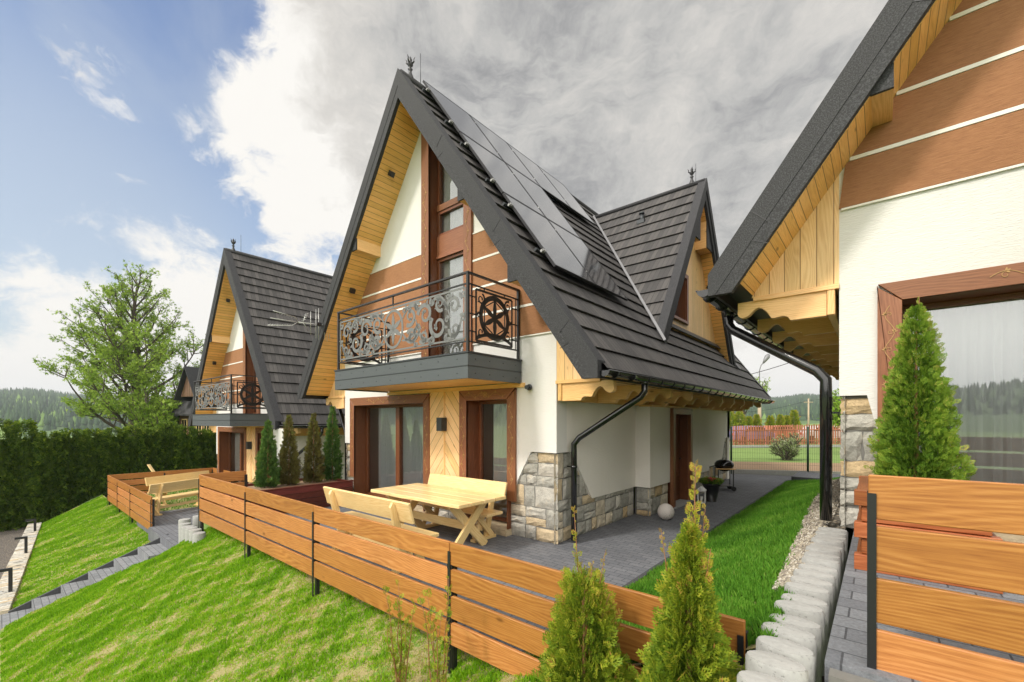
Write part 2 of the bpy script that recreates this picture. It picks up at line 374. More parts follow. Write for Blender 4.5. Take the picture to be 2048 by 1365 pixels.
def curtain():
    t = mat('curtain')
    d = t.add('ShaderNodeBsdfDiffuse', {'Color': (.93, .95, .94, 1)}); tr = t.add('ShaderNodeBsdfTranslucent', {'Color': (.8, .82, .8, 1)})
    mx = t.add('ShaderNodeMixShader', {'Fac': .35}); tp = t.add('ShaderNodeBsdfTransparent'); m2 = t.add('ShaderNodeMixShader', {'Fac': .04})
    t.nt.links.new(d.outputs[0], mx.inputs[1]); t.nt.links.new(tr.outputs[0], mx.inputs[2])
    t.nt.links.new(mx.outputs[0], m2.inputs[1]); t.nt.links.new(tp.outputs[0], m2.inputs[2])
    o = t.add('ShaderNodeOutputMaterial'); t.nt.links.new(m2.outputs[0], o.inputs[0])
curtain()
def solar():
    t = mat('solar'); uv = UVN(t); x, y, _ = t.sep(uv)
    def ln(c, n, wdt):
        fr = t.m('FRACT', t.m('MULTIPLY', c, n)); return t.m('MULTIPLY', t.ss(t.m('MINIMUM', fr, t.m('SUBTRACT', 1., fr)), 0., wdt), 1.)
    g = t.m('MULTIPLY', ln(x, 11.0, .045), ln(y, 5.6, .03)); b = ln(y, 40., .09)
    col = t.mix(g, (.16, .17, .19), t.mix(b, (.05, .055, .07), (.010, .011, .017)))
    finish(t, col, .10, None, **{'Coat Weight': 1.0, 'Coat Roughness': .07, 'Coat IOR': 1.9, 'Specular IOR Level': .9})
solar()
# ------------------------------------------------------------------ mesh tools
def V(*a): return Vector(a)
class MB:
    def __init__(s, g=(1, 0, 0)):
        s.v = []; s.f = []; s.uv = []; s.r = []; s.m = []; s.sm = []; s.g = Vector(g)
    def face(s, pts, g=None, r=None, m=0, smooth=False, uo=None):
        g = Vector(g) if g is not None else s.g
        pts = [Vector(p) for p in pts]
        n = Vector((0, 0, 0))
        for i in range(len(pts)):
            a, b = pts[i], pts[(i + 1) % len(pts)]
            n += Vector(((a.y - b.y) * (a.z + b.z), (a.z - b.z) * (a.x + b.x), (a.x - b.x) * (a.y + b.y)))
        if n.length < 1e-12: return
        n.normalize()
        gg = g - n * g.dot(n)
        if gg.length < .3:
            gg = (Vector((0, 0, 1)) if abs(n.z) < .9 else Vector((1, 0, 0))); gg = gg - n * gg.dot(n)
        gg.normalize(); c = n.cross(gg)
        i0 = len(s.v); s.v += [tuple(p) for p in pts]; s.f.append(list(range(i0, i0 + len(pts))))
        ou, ov = uo or (0, 0)
        if s.f and c.dot(Vector((.31, .52, .79))) < 0: c = -c
        s.uv += [(p.dot(gg) + ou, p.dot(c) + ov) for p in pts]
        s.r.append(rnd.random() if r is None else r); s.m.append(m); s.sm.append(smooth)
    def prism(s, poly, ext, g=None, r=None, m=0, uo=None, caps=True):
        ext = Vector(ext); a = [Vector(p) for p in poly]; b = [p + ext for p in a]
        r = rnd.random() if r is None else r
        n = Vector((0, 0, 0))
        for i in range(len(a)):
            p, q = a[i], a[(i + 1) % len(a)]
            n += Vector(((p.y - q.y) * (p.z + q.z), (p.z - q.z) * (p.x + q.x), (p.x - q.x) * (p.y + q.y)))
        if n.dot(ext) > 0: a.reverse(); b.reverse()
        if caps: s.face(a, g, r, m, uo=uo); s.face(b[::-1], g, r, m, uo=uo)
        for i in range(len(a)):
            j = (i + 1) % len(a); s.face([a[j], a[i], b[i], b[j]], g, r, m, uo=uo)
    def box(s, x0, x1, y0, y1, z0, z1, **k):
        s.prism([(x0, y0, z0), (x1, y0, z0), (x1, y1, z0), (x0, y1, z0)], (0, 0, z1 - z0), **k)
    def beam(s, p, q, wd, ht, up=(0, 0, 1), **k):
        p, q = Vector(p), Vector(q); d = (q - p); L = d.length; d.normalize(); up = Vector(up)
        sx = d.cross(up)
        if sx.length < .01: sx = d.cross(Vector((0, 1, 0)))
        sx.normalize(); uz = sx.cross(d)
        a = [p + sx * wd / 2 + uz * ht / 2, p - sx * wd / 2 + uz * ht / 2, p - sx * wd / 2 - uz * ht / 2, p + sx * wd / 2 - uz * ht / 2]
        k.setdefault('g', tuple(d)); s.prism(a, d * L, **k)
    def tube(s, pts, rad, seg=10, caps=True, r=None, m=0):
        pts = [Vector(p) for p in pts]; n = len(pts); r = rnd.random() if r is None else r
        rads = rad if isinstance(rad, (list, tuple)) else [rad] * n
        rings = []; ref = Vector((0, 0, 1))
        for i in range(n):
            d = (pts[min(i + 1, n - 1)] - pts[max(i - 1, 0)]).normalized()
            if abs(d.dot(ref)) > .95: ref = Vector((1, .2, 0)).normalized()
            a = d.cross(ref).normalized(); b = a.cross(d)
            rings.append([pts[i] + (a * math.cos(t) + b * math.sin(t)) * rads[i] for t in (2 * math.pi * k / seg for k in range(seg))])
        for i in range(n - 1):
            for k in range(seg):
                j = (k + 1) % seg; s.face([rings[i][k], rings[i][j], rings[i + 1][j], rings[i + 1][k]], r=r, m=m, smooth=True)
        if caps: s.face(rings[0][::-1], r=r, m=m); s.face(rings[-1], r=r, m=m)
    def lathe(s, c, prof, seg=20, r=None, m=0, smooth=True):
        c = Vector(c); r = rnd.random() if r is None else r
        for i in range(len(prof) - 1):
            (r0, z0), (r1, z1) = prof[i], prof[i + 1]
            for k in range(seg):
                a, b = 2 * math.pi * k / seg, 2 * math.pi * (k + 1) / seg
                P = lambda q, z, t: c + Vector((q * math.cos(t), q * math.sin(t), z))
                if r0 < 1e-6: s.face([P(0, z0, 0), P(r1, z1, b), P(r1, z1, a)][::-1], r=r, m=m, smooth=smooth)
                elif r1 < 1e-6: s.face([P(r0, z0, a), P(r0, z0, b), P(0, z1, 0)], r=r, m=m, smooth=smooth)
                else: s.face([P(r0, z0, a), P(r0, z0, b), P(r1, z1, b), P(r1, z1, a)], r=r, m=m, smooth=smooth)
    def build(s, name, mats, parent=None, origin=None, bevel=0.0, merge=False):
        if isinstance(mats, str): mats = [mats]
        me = bpy.data.meshes.new(name)
        o0 = Vector(origin) if origin is not None else Vector((0, 0, 0))
        me.from_pydata([tuple(Vector(p) - o0) for p in s.v], [], s.f)
        uvl = me.uv_layers.new(name='UVMap')
        uvl.data.foreach_set('uv', np.array(s.uv, dtype=np.float32).ravel())
        at = me.attributes.new('rnd', 'FLOAT', 'FACE'); at.data.foreach_set('value', np.array(s.r, dtype=np.float32))
        for k in mats: me.materials.append(M[k])
        me.polygons.foreach_set('material_index', s.m); me.polygons.foreach_set('use_smooth', s.sm)
        if any(s.sm) or merge:
            import bmesh
            bm = bmesh.new(); bm.from_mesh(me); bmesh.ops.remove_doubles(bm, verts=bm.verts, dist=1e-5); bm.to_mesh(me); bm.free()
        me.update()
        o = bpy.data.objects.new(name, me); COL.objects.link(o)
        if parent is not None: o.parent = parent
        else: o.location = o0
        if bevel:
            bv = o.modifiers.new('bevel', 'BEVEL'); bv.width = bevel; bv.segments = 1; bv.limit_method = 'ANGLE'
            if not (any(s.sm) or merge):
                import bmesh
                bm = bmesh.new(); bm.from_mesh(me); bmesh.ops.remove_doubles(bm, verts=bm.verts, dist=1e-5); bm.to_mesh(me); bm.free()
        return o
def tag(o, label=None, cat=None, group=None, kind=None):
    if label: o['label'] = label
    if cat: o['category'] = cat
    if group: o['group'] = group
    if kind: o['kind'] = kind
    return o
def thing(name, label, cat, loc=(0, 0, 0), rz=0, group=None):
    o = bpy.data.objects.new(name, None); COL.objects.link(o); o.location = loc; o.rotation_euler = (0, 0, rz)
    o.empty_display_size = .2
    return tag(o, label, cat, group)
def copy_tree(o, parent=None):
    c = o.copy(); COL.objects.link(c)
    if parent is not None: c.parent = parent
    for ch in [x for x in bpy.data.objects if x.parent == o]: copy_tree(ch, c)
    return c
def npmesh(name, verts, faces, rn, mats, parent=None, loc=None, midx=None):
    """verts Nx3, faces MxK, rn M"""
    me = bpy.data.meshes.new(name); verts = np.asarray(verts, np.float32); faces = np.asarray(faces, np.int32)
    if loc is not None: verts = verts - np.asarray(loc, np.float32)
    k = faces.shape[1]; nf = len(faces)
    me.vertices.add(len(verts)); me.vertices.foreach_set('co', verts.ravel())
    me.loops.add(nf * k); me.loops.foreach_set('vertex_index', faces.ravel())
    me.polygons.add(nf); me.polygons.foreach_set('loop_start', np.arange(0, nf * k, k, dtype=np.int32)); me.polygons.foreach_set('loop_total', np.full(nf, k, dtype=np.int32))
    at = me.attributes.new('rnd', 'FLOAT', 'FACE'); at.data.foreach_set('value', np.asarray(rn, np.float32))
    for q in ([mats] if isinstance(mats, str) else mats): me.materials.append(M[q])
    if midx is not None: me.polygons.foreach_set('material_index', np.asarray(midx, np.int32))
    me.update(calc_edges=True); me.validate()
    o = bpy.data.objects.new(name, me); COL.objects.link(o)
    if parent is not None: o.parent = parent
    elif loc is not None: o.location = loc
    return o
# flat cut-metal / carved ribbons in a plane: origin O, axes A (right) and B (up), thickness along N
def ribbon(mb, pts, wd, O, A, B, N, th, r=.5, m=0):
    O, A, B, N = map(Vector, (O, A, B, N)); n = len(pts)
    ws = wd if isinstance(wd, (list, tuple)) else [wd] * n
    L = []; Rr = []
    for i in range(n):
        x0, y0 = pts[max(i - 1, 0)]; x1, y1 = pts[min(i + 1, n - 1)]
        dx, dy = x1 - x0, y1 - y0; l = math.hypot(dx, dy) or 1
        nx, ny = -dy / l * ws[i] / 2, dx / l * ws[i] / 2
        L.append(O + A * (pts[i][0] + nx) + B * (pts[i][1] + ny)); Rr.append(O + A * (pts[i][0] - nx) + B * (pts[i][1] - ny))
    for i in range(n - 1):
        a, b, c, d = L[i], L[i + 1], Rr[i + 1], Rr[i]
        mb.face([a, b, c, d], r=r, m=m); mb.face([d + N * th, c + N * th, b + N * th, a + N * th], r=r, m=m)
        mb.face([a, a + N * th, b + N * th, b], r=r, m=m); mb.face([c, c + N * th, d + N * th, d], r=r, m=m)
def spiral(cx, cy, r0, r1, a0, a1, n=18):
    return [(cx + (r0 + (r1 - r0) * i / n) * math.cos(a0 + (a1 - a0) * i / n), cy + (r0 + (r1 - r0) * i / n) * math.sin(a0 + (a1 - a0) * i / n)) for i in range(n + 1)]
def bez(p0, p1, p2, p3, n=12):
    o = []
    for i in range(n + 1):
        t = i / n; u = 1 - t
        o.append(tuple(u ** 3 * a + 3 * u * u * t * b + 3 * u * t * t * c + t ** 3 * d for a, b, c, d in zip(p0, p1, p2, p3)))
    return o
def leafshape(mb, x, y, a, L, W, *pl, **k):
    pts = [(x + L * t * math.cos(a), y + L * t * math.sin(a)) for t in (0, .2, .45, .7, 1)]
    ribbon(mb, pts, [W * .15, W * .8, W, W * .7, .001], *pl, **k)
def rosette(mb, cx, cy, rr, ring, *pl, **k):
    """round ring with a six petal star"""
    ribbon(mb, spiral(cx, cy, rr, rr, 0, 2 * math.pi, 40), ring, *pl, **k)
    for i in range(6):
        leafshape(mb, cx, cy, math.pi / 2 + i * math.pi / 3, rr, rr * .27, *pl, **k)
def scroll(mb, x, y, s, fl, a0, *pl, wd=.022, **k):
    """one curling tendril with bud leaves; s size, fl +-1 handedness"""
    pts = spiral(x, y, s, s * .22, a0, a0 + fl * 2 * math.pi * 1.15, 26)
    ribbon(mb, pts, [wd * (1.25 - .8 * i / 26) for i in range(27)], *pl, **k)
    ex, ey = pts[-1]
    for q in (-.8, 0, .8): leafshape(mb, ex, ey, a0 + fl * 1.2 + q * 1.3, s * .34, s * .26, *pl, **k)
    for tt in (.25, .5):
        i = int(26 * tt); leafshape(mb, pts[i][0], pts[i][1], a0 + fl * tt * 7.2, s * .5, s * .24, *pl, **k)
def vine(mb, L, H, *pl, n=6, wd=.005, **k):
    """carved vine along +A, length L, amplitude H"""
    pts = [(L * i / (n * 8), H * math.sin(i / 8 * math.pi)) for i in range(n * 8 + 1)]
    ribbon(mb, pts, wd, *pl, **k)
    for j in range(n):
        x = L * (j + .5) / n; sg = 1 if j % 2 == 0 else -1
        ribbon(mb, spiral(x, sg * H * .1, H * .75, H * .15, sg * 1.5, sg * 1.5 + 5.5, 12), wd * .8, *pl, **k)
        for q in (-.6, .5, 1.4): leafshape(mb, x, sg * H * .9, q * sg + (0 if sg > 0 else 0), H * .8, H * .35, *pl, **k)
# ------------------------------------------------------------------ the chalet
C0 = -3.11; SL = 1.39; ZT = 8.39; ZU = 7.90; WL = -6.19; DEPTH = 10.0
YF = -.65; YB = 10.65
def ztop(x): return ZT - SL * abs(x - C0)
def zund(x): return ZU - SL * abs(x - C0)
def strip_wall(mb, y0, y1, segs, **k):
    """segs: (x0,x1,zb0,zb1,zt0,zt1) quads in the XZ plane, extruded from y0 to y1"""
    for x0, x1, b0, b1, t0, t1 in segs:
        if abs(t0 - b0) < 1e-4: p = [(x0, y0, b0), (x1, y0, b1), (x1, y0, t1)]
        elif abs(t1 - b1) < 1e-4: p = [(x0, y0, b0), (x1, y0, b1), (x0, y0, t0)]
        else: p = [(x0, y0, b0), (x1, y0, b1), (x1, y0, t1), (x0, y0, t0)]
        mb.prism(p, (0, y1 - y0, 0), **k)
def stones(mb, u0, u1, z0, z1, P, keep, seed, out=.032):
    """irregular coursed rubble: P(u, z, h) gives the 3-D point, h = height above the wall"""
    rg = random.Random(seed); z = z0
    cells = []
    while z < z1 - .04:
        h = min(rg.choice((.17, .22, .26, .30, .34)), z1 - z)
        if z1 - z - h < .10: h = z1 - z
        u = u0
        while u < u1 - .02:
            wd = min(rg.uniform(.18, .44), u1 - u)
            if u1 - u - wd < .1: wd = u1 - u
            if h > .25 and rg.random() < .4:
                k = rg.uniform(.4, .6) * h; cells += [(u, u + wd, z, z + k), (u, u + wd, z + k, z + h)]
            else: cells.append((u, u + wd, z, z + h))
            u += wd
        z += h
    for a, b, c, d in cells:
        if not keep((a + b) / 2, c): continue
        g = .007; jit = lambda q: rg.uniform(-q, q)
        N = 4; r = rg.random(); o = out * rg.uniform(.6, 1.3)
        grid = []
        for i in range(N + 1):
            row = []
            for j in range(N + 1):
                fu, fz = i / N, j / N
                u = a + g + (b - a - 2 * g) * fu; zz = c + g + (d - c - 2 * g) * fz
                e = min(fu, 1 - fu, fz, 1 - fz)
                if e == 0: h = 0.002
                else:
                    h = o * (.75 if e < .3 else 1.0) + jit(.009); u += jit(.008); zz += jit(.008)
                if e == 0:
                    q = .010
                    if fu in (0, 1) and 0 < fz < 1: u += jit(q)
                    if fz in (0, 1) and 0 < fu < 1: zz += jit(q)
                row.append(P(u, zz, h))
            grid.append(row)
        # bring a stepped rim forward so each stone is chunky
        for i in range(N):
            for j in range(N):
                mb.face([grid[i][j], grid[i + 1][j], grid[i + 1][j + 1], grid[i][j + 1]], r=r)
def tile_slope(mb, P, L, n, ya, yb, side=1, clip=None):
    """courses: P(l, y, h) l down slope, h above the slope"""
    st = L / n
    for i in range(n):
        l0, l1 = i * st, (i + 1) * st; r = rnd.random()
        a0, b0 = (ya, yb) if clip is None else clip(l0); a1, b1 = (ya, yb) if clip is None else clip(l1)
        if b1 - a1 < .02 and b0 - a0 < .02: continue
        seg = max(1, int((max(b0, b1) - min(a0, a1)) / 1.33))
        for k in range(seg):
            f0, f1 = k / seg, (k + 1) / seg
            y00, y01 = a0 + (b0 - a0) * f0, a0 + (b0 - a0) * f1; y10, y11 = a1 + (b1 - a1) * f0, a1 + (b1 - a1) * f1
            g = P(1, 0, 0) - P(0, 0, 0); rr = rnd.random(); h1 = .048 + rnd.uniform(-.004, .004)
            mb.face([P(l0, y00, .012), P(l1, y10, h1), P(l1, y11, h1), P(l0, y01, .012)], g=g, r=rr)
            mb.face([P(l1, y10, h1), P(l1 - .01, y10, .005), P(l1 - .01, y11, .005), P(l1, y11, h1)], g=g, r=rr)
def window_fill(par, x0, x1, z0, z1, y, mull, curt, seed, name='window', dark_left=0.0):
    """sash frames, panes and curtains at depth y. mull: list of x of mullions; curt: curtain ranges"""
    f = MB((0, 0, 1)); fw = .055
    f.box(x0, x1, y, y + .08, z1 - fw, z1, g=(1, 0, 0)); f.box(x0, x1, y, y + .08, z0, z0 + fw, g=(1, 0, 0))
    xs = [x0] + mull + [x1]
    f.box(x0, x0 + fw, y, y + .08, z0 + fw, z1 - fw); f.box(x1 - fw, x1, y, y + .08, z0 + fw, z1 - fw)
    for q in mull: f.box(q - .07, q + .07, y - .012, y + .082, z0 + fw, z1 - fw)
    fo = f.build(name, ['brown_trim'], par, bevel=.004)
    g = MB()
    for a, b in zip(xs[:-1], xs[1:]): g.face([(a + .04, y + .045, z0 + .03), (b - .04, y + .045, z0 + .03), (b - .04, y + .045, z1 - .03), (a + .04, y + .045, z1 - .03)])
    g.build('pane', ['glass'], fo)
    c = MB(); rg = random.Random(seed)
    for a, b in curt:
        n = int((b - a) / .018); pr = None
        ph = rg.uniform(0, 6)
        for i in range(n + 1):
            x = a + (b - a) * i / n; yy = y + .105 + .02 * math.sin(x * 62 + ph + 1.5 * math.sin(x * 9)) + .015 * math.sin(x * 140)
            if pr: c.face([(pr[0], pr[1], z0 + .03), (x, yy, z0 + .03), (x, yy, z1 + .02), (pr[0], pr[1], z1 + .02)], smooth=True)
            pr = (x, yy)
    if c.f: c.build('curtain', ['curtain'], fo)
    return fo
def bracket_profile(L=.84, h=.27):
    top = [(0, h), (L, h)]
    bot = [(L, h - .06)] + bez((L, h - .07), (L + .03, h - .20), (L - .09, h - .20), (L - .14, h - .13), 6) + bez((L - .17, h - .10), (L - .22, h - .06), (L - .25, h - .09), (L - .30, h - .15), 6) \
        + bez((L - .34, h - .22), (L - .42, h - .23), (L - .45, h - .19), (L - .50, h - .235), 5) + [(L - .52, 0), (0, 0)]
    return top + bot
def make_house(loc, label):
    H = thing('chalet', label, 'house', loc)
    # ---- white walls
    wl = MB((1, 0, 0))
    x5 = WL
    T = lambda x: zund(x) + .03
    # facade: openings big window, right window, tall window
    S = .57
    segs = [(x5, -5.80, S, S, T(x5), T(-5.80)), (-5.80, -2.99, 2.30, 2.30, T(-5.80), 7.9),
            (-2.07, -1.95, S, S, 2.85, 2.85), (-1.95, -.95, 2.30, 2.30, 2.85, 2.85), (-2.99, -2.07, S, S, 2.85, 2.85),
            (-1.95, -.95, 2.85, 2.85, T(-1.95), T(-.95)), (-.95, -.49, .60, 1.40, T(-.95), T(-.49)), (-.49, 0, 1.40, 1.40, T(-.49), T(0))]
    segs[0] = (x5, -5.97, 1.35, 1.35, T(x5), T(-5.97)); segs.insert(1, (-5.97, -5.80, 1.35, .60, T(-5.97), T(-5.80)))
    segs[2] = (-5.80, -3.11, 2.30, 2.30, T(-5.80), T(-3.11))
    segs.insert(3, (-3.11, -2.99, 2.30, 2.30, T(-3.11), T(-2.99)))
    strip_wall(wl, 0.0, .28, segs)
    strip_wall(wl, 0.30, .34, [(-3.11, -1.8, 2.6, 2.6, T(-3.11) - .2, T(-1.8) - .2)])
    # side walls
    wl2 = MB((0, 1, 0)); wl4 = MB((0, 1, 0))
    wl2.prism([(0, .28, 1.40), (0, .42, 1.40), (0, 1.08, S), (0, 2.8, S), (0, 2.8, 2.2), (0, .28, 2.2)], (-.28, 0, 0)); wl2.prism([(0, 6.7, S), (0, 9.04, S), (0, 9.44, 1.34), (0, DEPTH, 1.34), (0, DEPTH, 2.2), (0, 6.7, 2.2)], (-.28, 0, 0))
    wl2.box(.0, .3, 2.8, 3.87, S, 2.2); wl2.box(0, .3, 5.13, 6.7, S, 2.2); wl2.box(0, .3, 3.87, 5.13, 2.12, 2.2); wl2.box(-.1, .06, 3.87, 5.13, 0, 2.2)
    wl4.prism([(WL, .28, 1.40), (WL, .42, 1.40), (WL, 1.08, S), (WL, DEPTH, S), (WL, DEPTH, 2.2), (WL, .28, 2.2)], (.28, 0, 0))
    wl2.box(-.28, -.02, .28, DEPTH - .28, 2.2, 3.4); wl4.box(WL + .02, WL + .28, .28, DEPTH - .28, 2.2, 3.4)
    wl3 = MB((1, 0, 0)); strip_wall(wl3, DEPTH - .28, DEPTH, [(WL, -3.11, 0, 0, T(WL), T(-3.11)), (-3.11, 0, 0, 0, T(-3.11), T(0))])
    a = wl.build('facade_wall', ['plaster'], H); b = wl2.build('side_wall', ['plaster_side'], H); wl4.build('side_wall', ['plaster_side'], H); wl3.build('rear_wall', ['plaster_side'], H)
    # interior backing so windows look into rooms
    it = MB(); it.box(WL + .3, -.3, 2.6, 2.65, 0, 2.5); it.box(WL + .3, -.3, .4, 2.6, 0.02, .06); it.box(WL + .3, -.3, .4, 2.6, 2.52, 2.6); it.box(-2.95, -2.1, .36, 2.6, .06, 2.52); it.box(WL + .28, WL + .36, .4, 2.6, .06, 2.5); it.box(-.36, -.29, .4, 2.6, .06, 2.5)
    it.box(-4.4, -1.7, 3.0, 3.05, 2.65, 5.7); it.box(-3.4, -3.3, .36, 3.0, 2.65, 7.0); it.box(-1.7, -1.6, .36, 3.0, 2.65, 5.6)
    it.build('room', ['interior_pale'], H)
    # ---- stone plinth (stones are parts of one cladding mesh) with mortar bed
    class MO:
        L = []
        def prism(s, *a): q = MB(); q.prism(*a); s.L.append(q)
        def box(s, *a): q = MB(); q.box(*a); s.L.append(q)
    mo = MO(); mo.L = []; STN = []
    def stones_(*a):
        q = MB(); stones(q, *a); STN.append(q)
    F = lambda u, z, h: V(u, .050 - h, z)
    def kf(u, z):
        if u < -5.83: return z < 1.34
        if u < -2.97 + .02: return False
        if u < -2.1: return z < .5
        if u < -.97: return False
        return z < .5 or (z < 1.36 and u > -1.15 + (z - .5) * .56)
    stones_(WL, -5.83, 0, 1.33, F, kf, 1); stones_(-2.97, -2.1, 0, .57, F, kf, 2); stones_(-.97, 0, 0, 1.39, F, kf, 3)
    mo.prism([(WL + .052, .052, 0), (-5.80, .052, 0), (-5.80, .052, .60), (-5.97, .052, 1.35), (WL + .052, .052, 1.35)], (0, .22, 0))
    mo.box(-2.99, -2.07, .052, .26, 0, .57)
    mo.prism([(-.95, .052, 0), (-.052, .052, 0), (-.052, .052, 1.40), (-.49, .052, 1.40), (-.95, .052, .60)], (0, .22, 0))
    Sd = lambda u, z, h: V(h - .050, u, z)
    ks = lambda u, z: z < .5 or (z < 1.36 and u < 1.35 - (z - .5) * .76)
    stones_(0, 2.8, 0, 1.39, Sd, ks, 4)
    Sb = lambda u, z, h: V(.250 + h, u, z)
    stones_(2.8, 3.86, 0, .56, Sb, lambda u, z: True, 5); stones_(5.14, 6.7, 0, .56, Sb, lambda u, z: True, 6)
    stones_(0, .3, 0, .56, lambda u, z, h: V(u, 2.85 - h, z), lambda u, z: True, 7)
    stones_(6.7, DEPTH, 0, 1.34, Sd, lambda u, z: z < .5 or u > 8.85 + (z - .5) * .5, 8)
    Sl = lambda u, z, h: V(WL + .050 - h, u, z)
    stones_(0, DEPTH, 0, 1.39, Sl, lambda u, z: z < .5 or u < 1.35 - (z - .5) * .76, 9)
    mo.prism([(-.052, .26, 0), (-.052, 2.84, 0), (-.052, 2.84, .57), (-.052, 1.08, .57), (-.052, .42, 1.40), (-.052, .26, 1.40)], (-.2, 0, 0))
    mo.prism([(-.052, 6.7, 0), (-.052, DEPTH - .28, 0), (-.052, DEPTH - .28, 1.34), (-.052, 9.44, 1.34), (-.052, 9.04, .57), (-.052, 6.7, .57)], (-.2, 0, 0))
    mo.box(-.03, .248, 2.855, 3.87, 0, .57); mo.box(-.03, .248, 5.13, 6.68, 0, .57)
    mo.prism([(WL + .052, .26, 0), (WL + .052, DEPTH - .28, 0), (WL + .052, DEPTH - .28, .57), (WL + .052, 1.08, .57), (WL + .052, .42, 1.40), (WL + .052, .26, 1.40)], (.2, 0, 0))
    pl = [q.build('plinth', ['mortar'], H) for q in mo.L][0]
    for q in STN:
        if q.f: q.build('stone_cladding', ['stone'], pl, merge=True)
    # ---- brown cladding bands with pale joints
    bands = [(3.26, 3.71), (3.755, 4.20), (4.245, 4.70), (4.745, 5.19)]
    def bx(z, inset=.0):
        d = (ZU + .02 - z) / SL
        return max(WL, C0 - d), min(0, C0 + d)
    for z0, z1 in bands:
        for rgt in (0, 1):
            l0, r0 = bx(z0); l1, r1 = bx(z1)
            if rgt: p = [(-1.79, 0, z0), (r0, 0, z0), (r1, 0, z1), (-1.79, 0, z1)]
            else: p = [(l0, 0, z0), (-3.17, 0, z0), (-3.17, 0, z1), (l1, 0, z1)]
            br = MB((1, 0, 0)); br.prism(p, (0, -.018, 0)); br.build('brown_band', ['brown_render'], H)
    for z in (3.245, 3.732, 4.222, 4.722, 5.205):
        l, r = bx(z)
        for xa, xb in ((l + .02, -3.17), (-1.79, r - .02)): sp = MB((1, 0, 0)); hh = .018 if 3.3 < z < 5.1 else .010; sp.box(xa, xb, -.024, -.001, z - hh, z + hh); sp.build('joint_strip', ['strip_white'], H)
    # ---- roof
    nrm = V(SL, 0, 1).normalized(); Ltot = 4.19 * math.hypot(1, SL)
    cs, sn = 1 / math.hypot(1, SL), SL / math.hypot(1, SL)
    for sgn in (1, -1):
        P = lambda l, y, h, q=sgn: V(C0 + q * (l * cs + h * sn), y, ZT - .03 - l * sn + h * cs)
        mb = MB((0, 0, -1)); tile_slope(mb, P, Ltot, 19, YF + .14, YB - .14)
        rp = mb.build('roof_slope', ['roof_tile'], H)
        if sgn == 1:
            vp = MB(); q = P(5.0, 7.9, 0)
    rc = MB((0, 1, 0)); rc.tube([(C0, YF + .05, ZT + .0), (C0, YB - .05, ZT + .0)], .07, 10); rc.build('ridge_cap', ['granulate'], H)
    # deck between tiles and soffit, pine soffit skins
    dk = MB((0, 1, 0)); sf = MB((0, 1, 0))
    for q in (1, -1):
        e = 4.10
        dk.prism([(C0, YF + .09, ZT - .06), (C0 + q * e, YF + .09, ZT - .06 - SL * e), (C0 + q * e, YF + .09, ZT - .06 - SL * e - .08), (C0 + q * (e - .24), YF + .09, ZU + .05 - SL * (e - .24)), (C0, YF + .09, ZU + .05)], (0, YB - YF - .18, 0))
        e2 = 3.87
        for ya, yb in ((YF + .07, 0.0), (.0, DEPTH), (DEPTH, YB - .07)):
            x0 = 0 if not (0 <= ya < DEPTH) else 3.09
            a_ = (C0 + q * x0, ZU - SL * x0); b_ = (C0 + q * e2, ZU - SL * e2)
            sf.prism([(a_[0], ya, a_[1]), (b_[0], ya, b_[1]), (b_[0], ya, b_[1] + .03), (a_[0], ya, a_[1] + .03)], (0, yb - ya, 0))
    dk.build('roof_deck', ['black_paint'], H); sf.build('soffit', ['pine_planks'], H)
    # bargeboards
    for yy, dr in ((YF, 1), (YB, -1)):
        for q in (1, -1):
            m = MB((q, 0, -SL)); e = 4.17
            X = lambda d: C0 + q * d
            def band(t0, t1, y0, th):
                # t = vertical offset below the top line
                def zz(d, t): return ZT + .03 - SL * d - t
                e1 = min(e, (ZT + .03 - t0 - 2.43) / SL)
                pts = [(X(0), y0, zz(0, t0)), (X(e1), y0, zz(e1, t0)), (X(e), y0, max(2.43, zz(e, t1))), (X(min(e, (ZT + .03 - t1 - 2.43) / SL)), y0, max(2.43, zz(min(e, (ZT + .03 - t1 - 2.43) / SL), t1))), (X(0), y0, zz(0, t1))]
                if e1 < e - 1e-6: pts.pop(2)
                elif abs(Vector(pts[2]).z - Vector(pts[3]).z) < 1e-6 and abs(pts[2][0] - pts[3][0]) < 1e-6: pts.pop(3)
                m.prism(pts, (0, th * dr, 0))
            band(0.0, .29, yy - .006 * dr, .10)
            band(.285, .51, yy, .07)
            # cap returning over the tiles
            m.prism([(X(0), yy - .006 * dr, ZT + .031), (X(e), yy - .006 * dr, ZT + .031 - SL * e), (X(e), yy - .006 * dr, ZT + .06 - SL * e), (X(0), yy - .006 * dr, ZT + .06)], (0, .20 * dr, 0))
            # sheet joints
            o = m.build('bargeboard', ['granulate'], H)
            if dr == 1:
                for d in (1.25, 2.55, 3.75):
                    for t0, t1, off in ((0.0, .285, .008), (.29, .50, .002)):
                        za = ZT + .03 - SL * d - t0; zb = ZT + .03 - SL * (d - .12) - t1
                        j = MB(); j.beam((X(d), yy - off, za), (X(d - .14), yy - off, zb - .02), .008, .004, up=(0, 1, 0))
                        j.build('joint', ['black_paint'], o)
    # lookout boxes under the rakes
    def lookout(q, zb, xin):
        dx = abs(xin - C0); zt_ = ZU - SL * dx
        xo = C0 + q * (ZU - zb) / SL
        m = MB((0, 1, 0)); m.prism([(xin, YF + .09, zb), (xo, YF + .09, zb), (xin, YF + .09, zt_)], (0, -YF - .09, 0))
        o = m.build('rafter_box', ['pine_beam'], H)
        f = MB(); f.prism([(xin, YF + .085, zb - .01), (xo + q * .02, YF + .085, zb - .01), (xin, YF + .085, zt_ + .03)], (0, -.03, 0)); f.build('end_plate', ['granulate'], o)
    lookout(1, 5.50, -1.55); lookout(1, 3.95, -.47); lookout(-1, 5.50, -4.67)
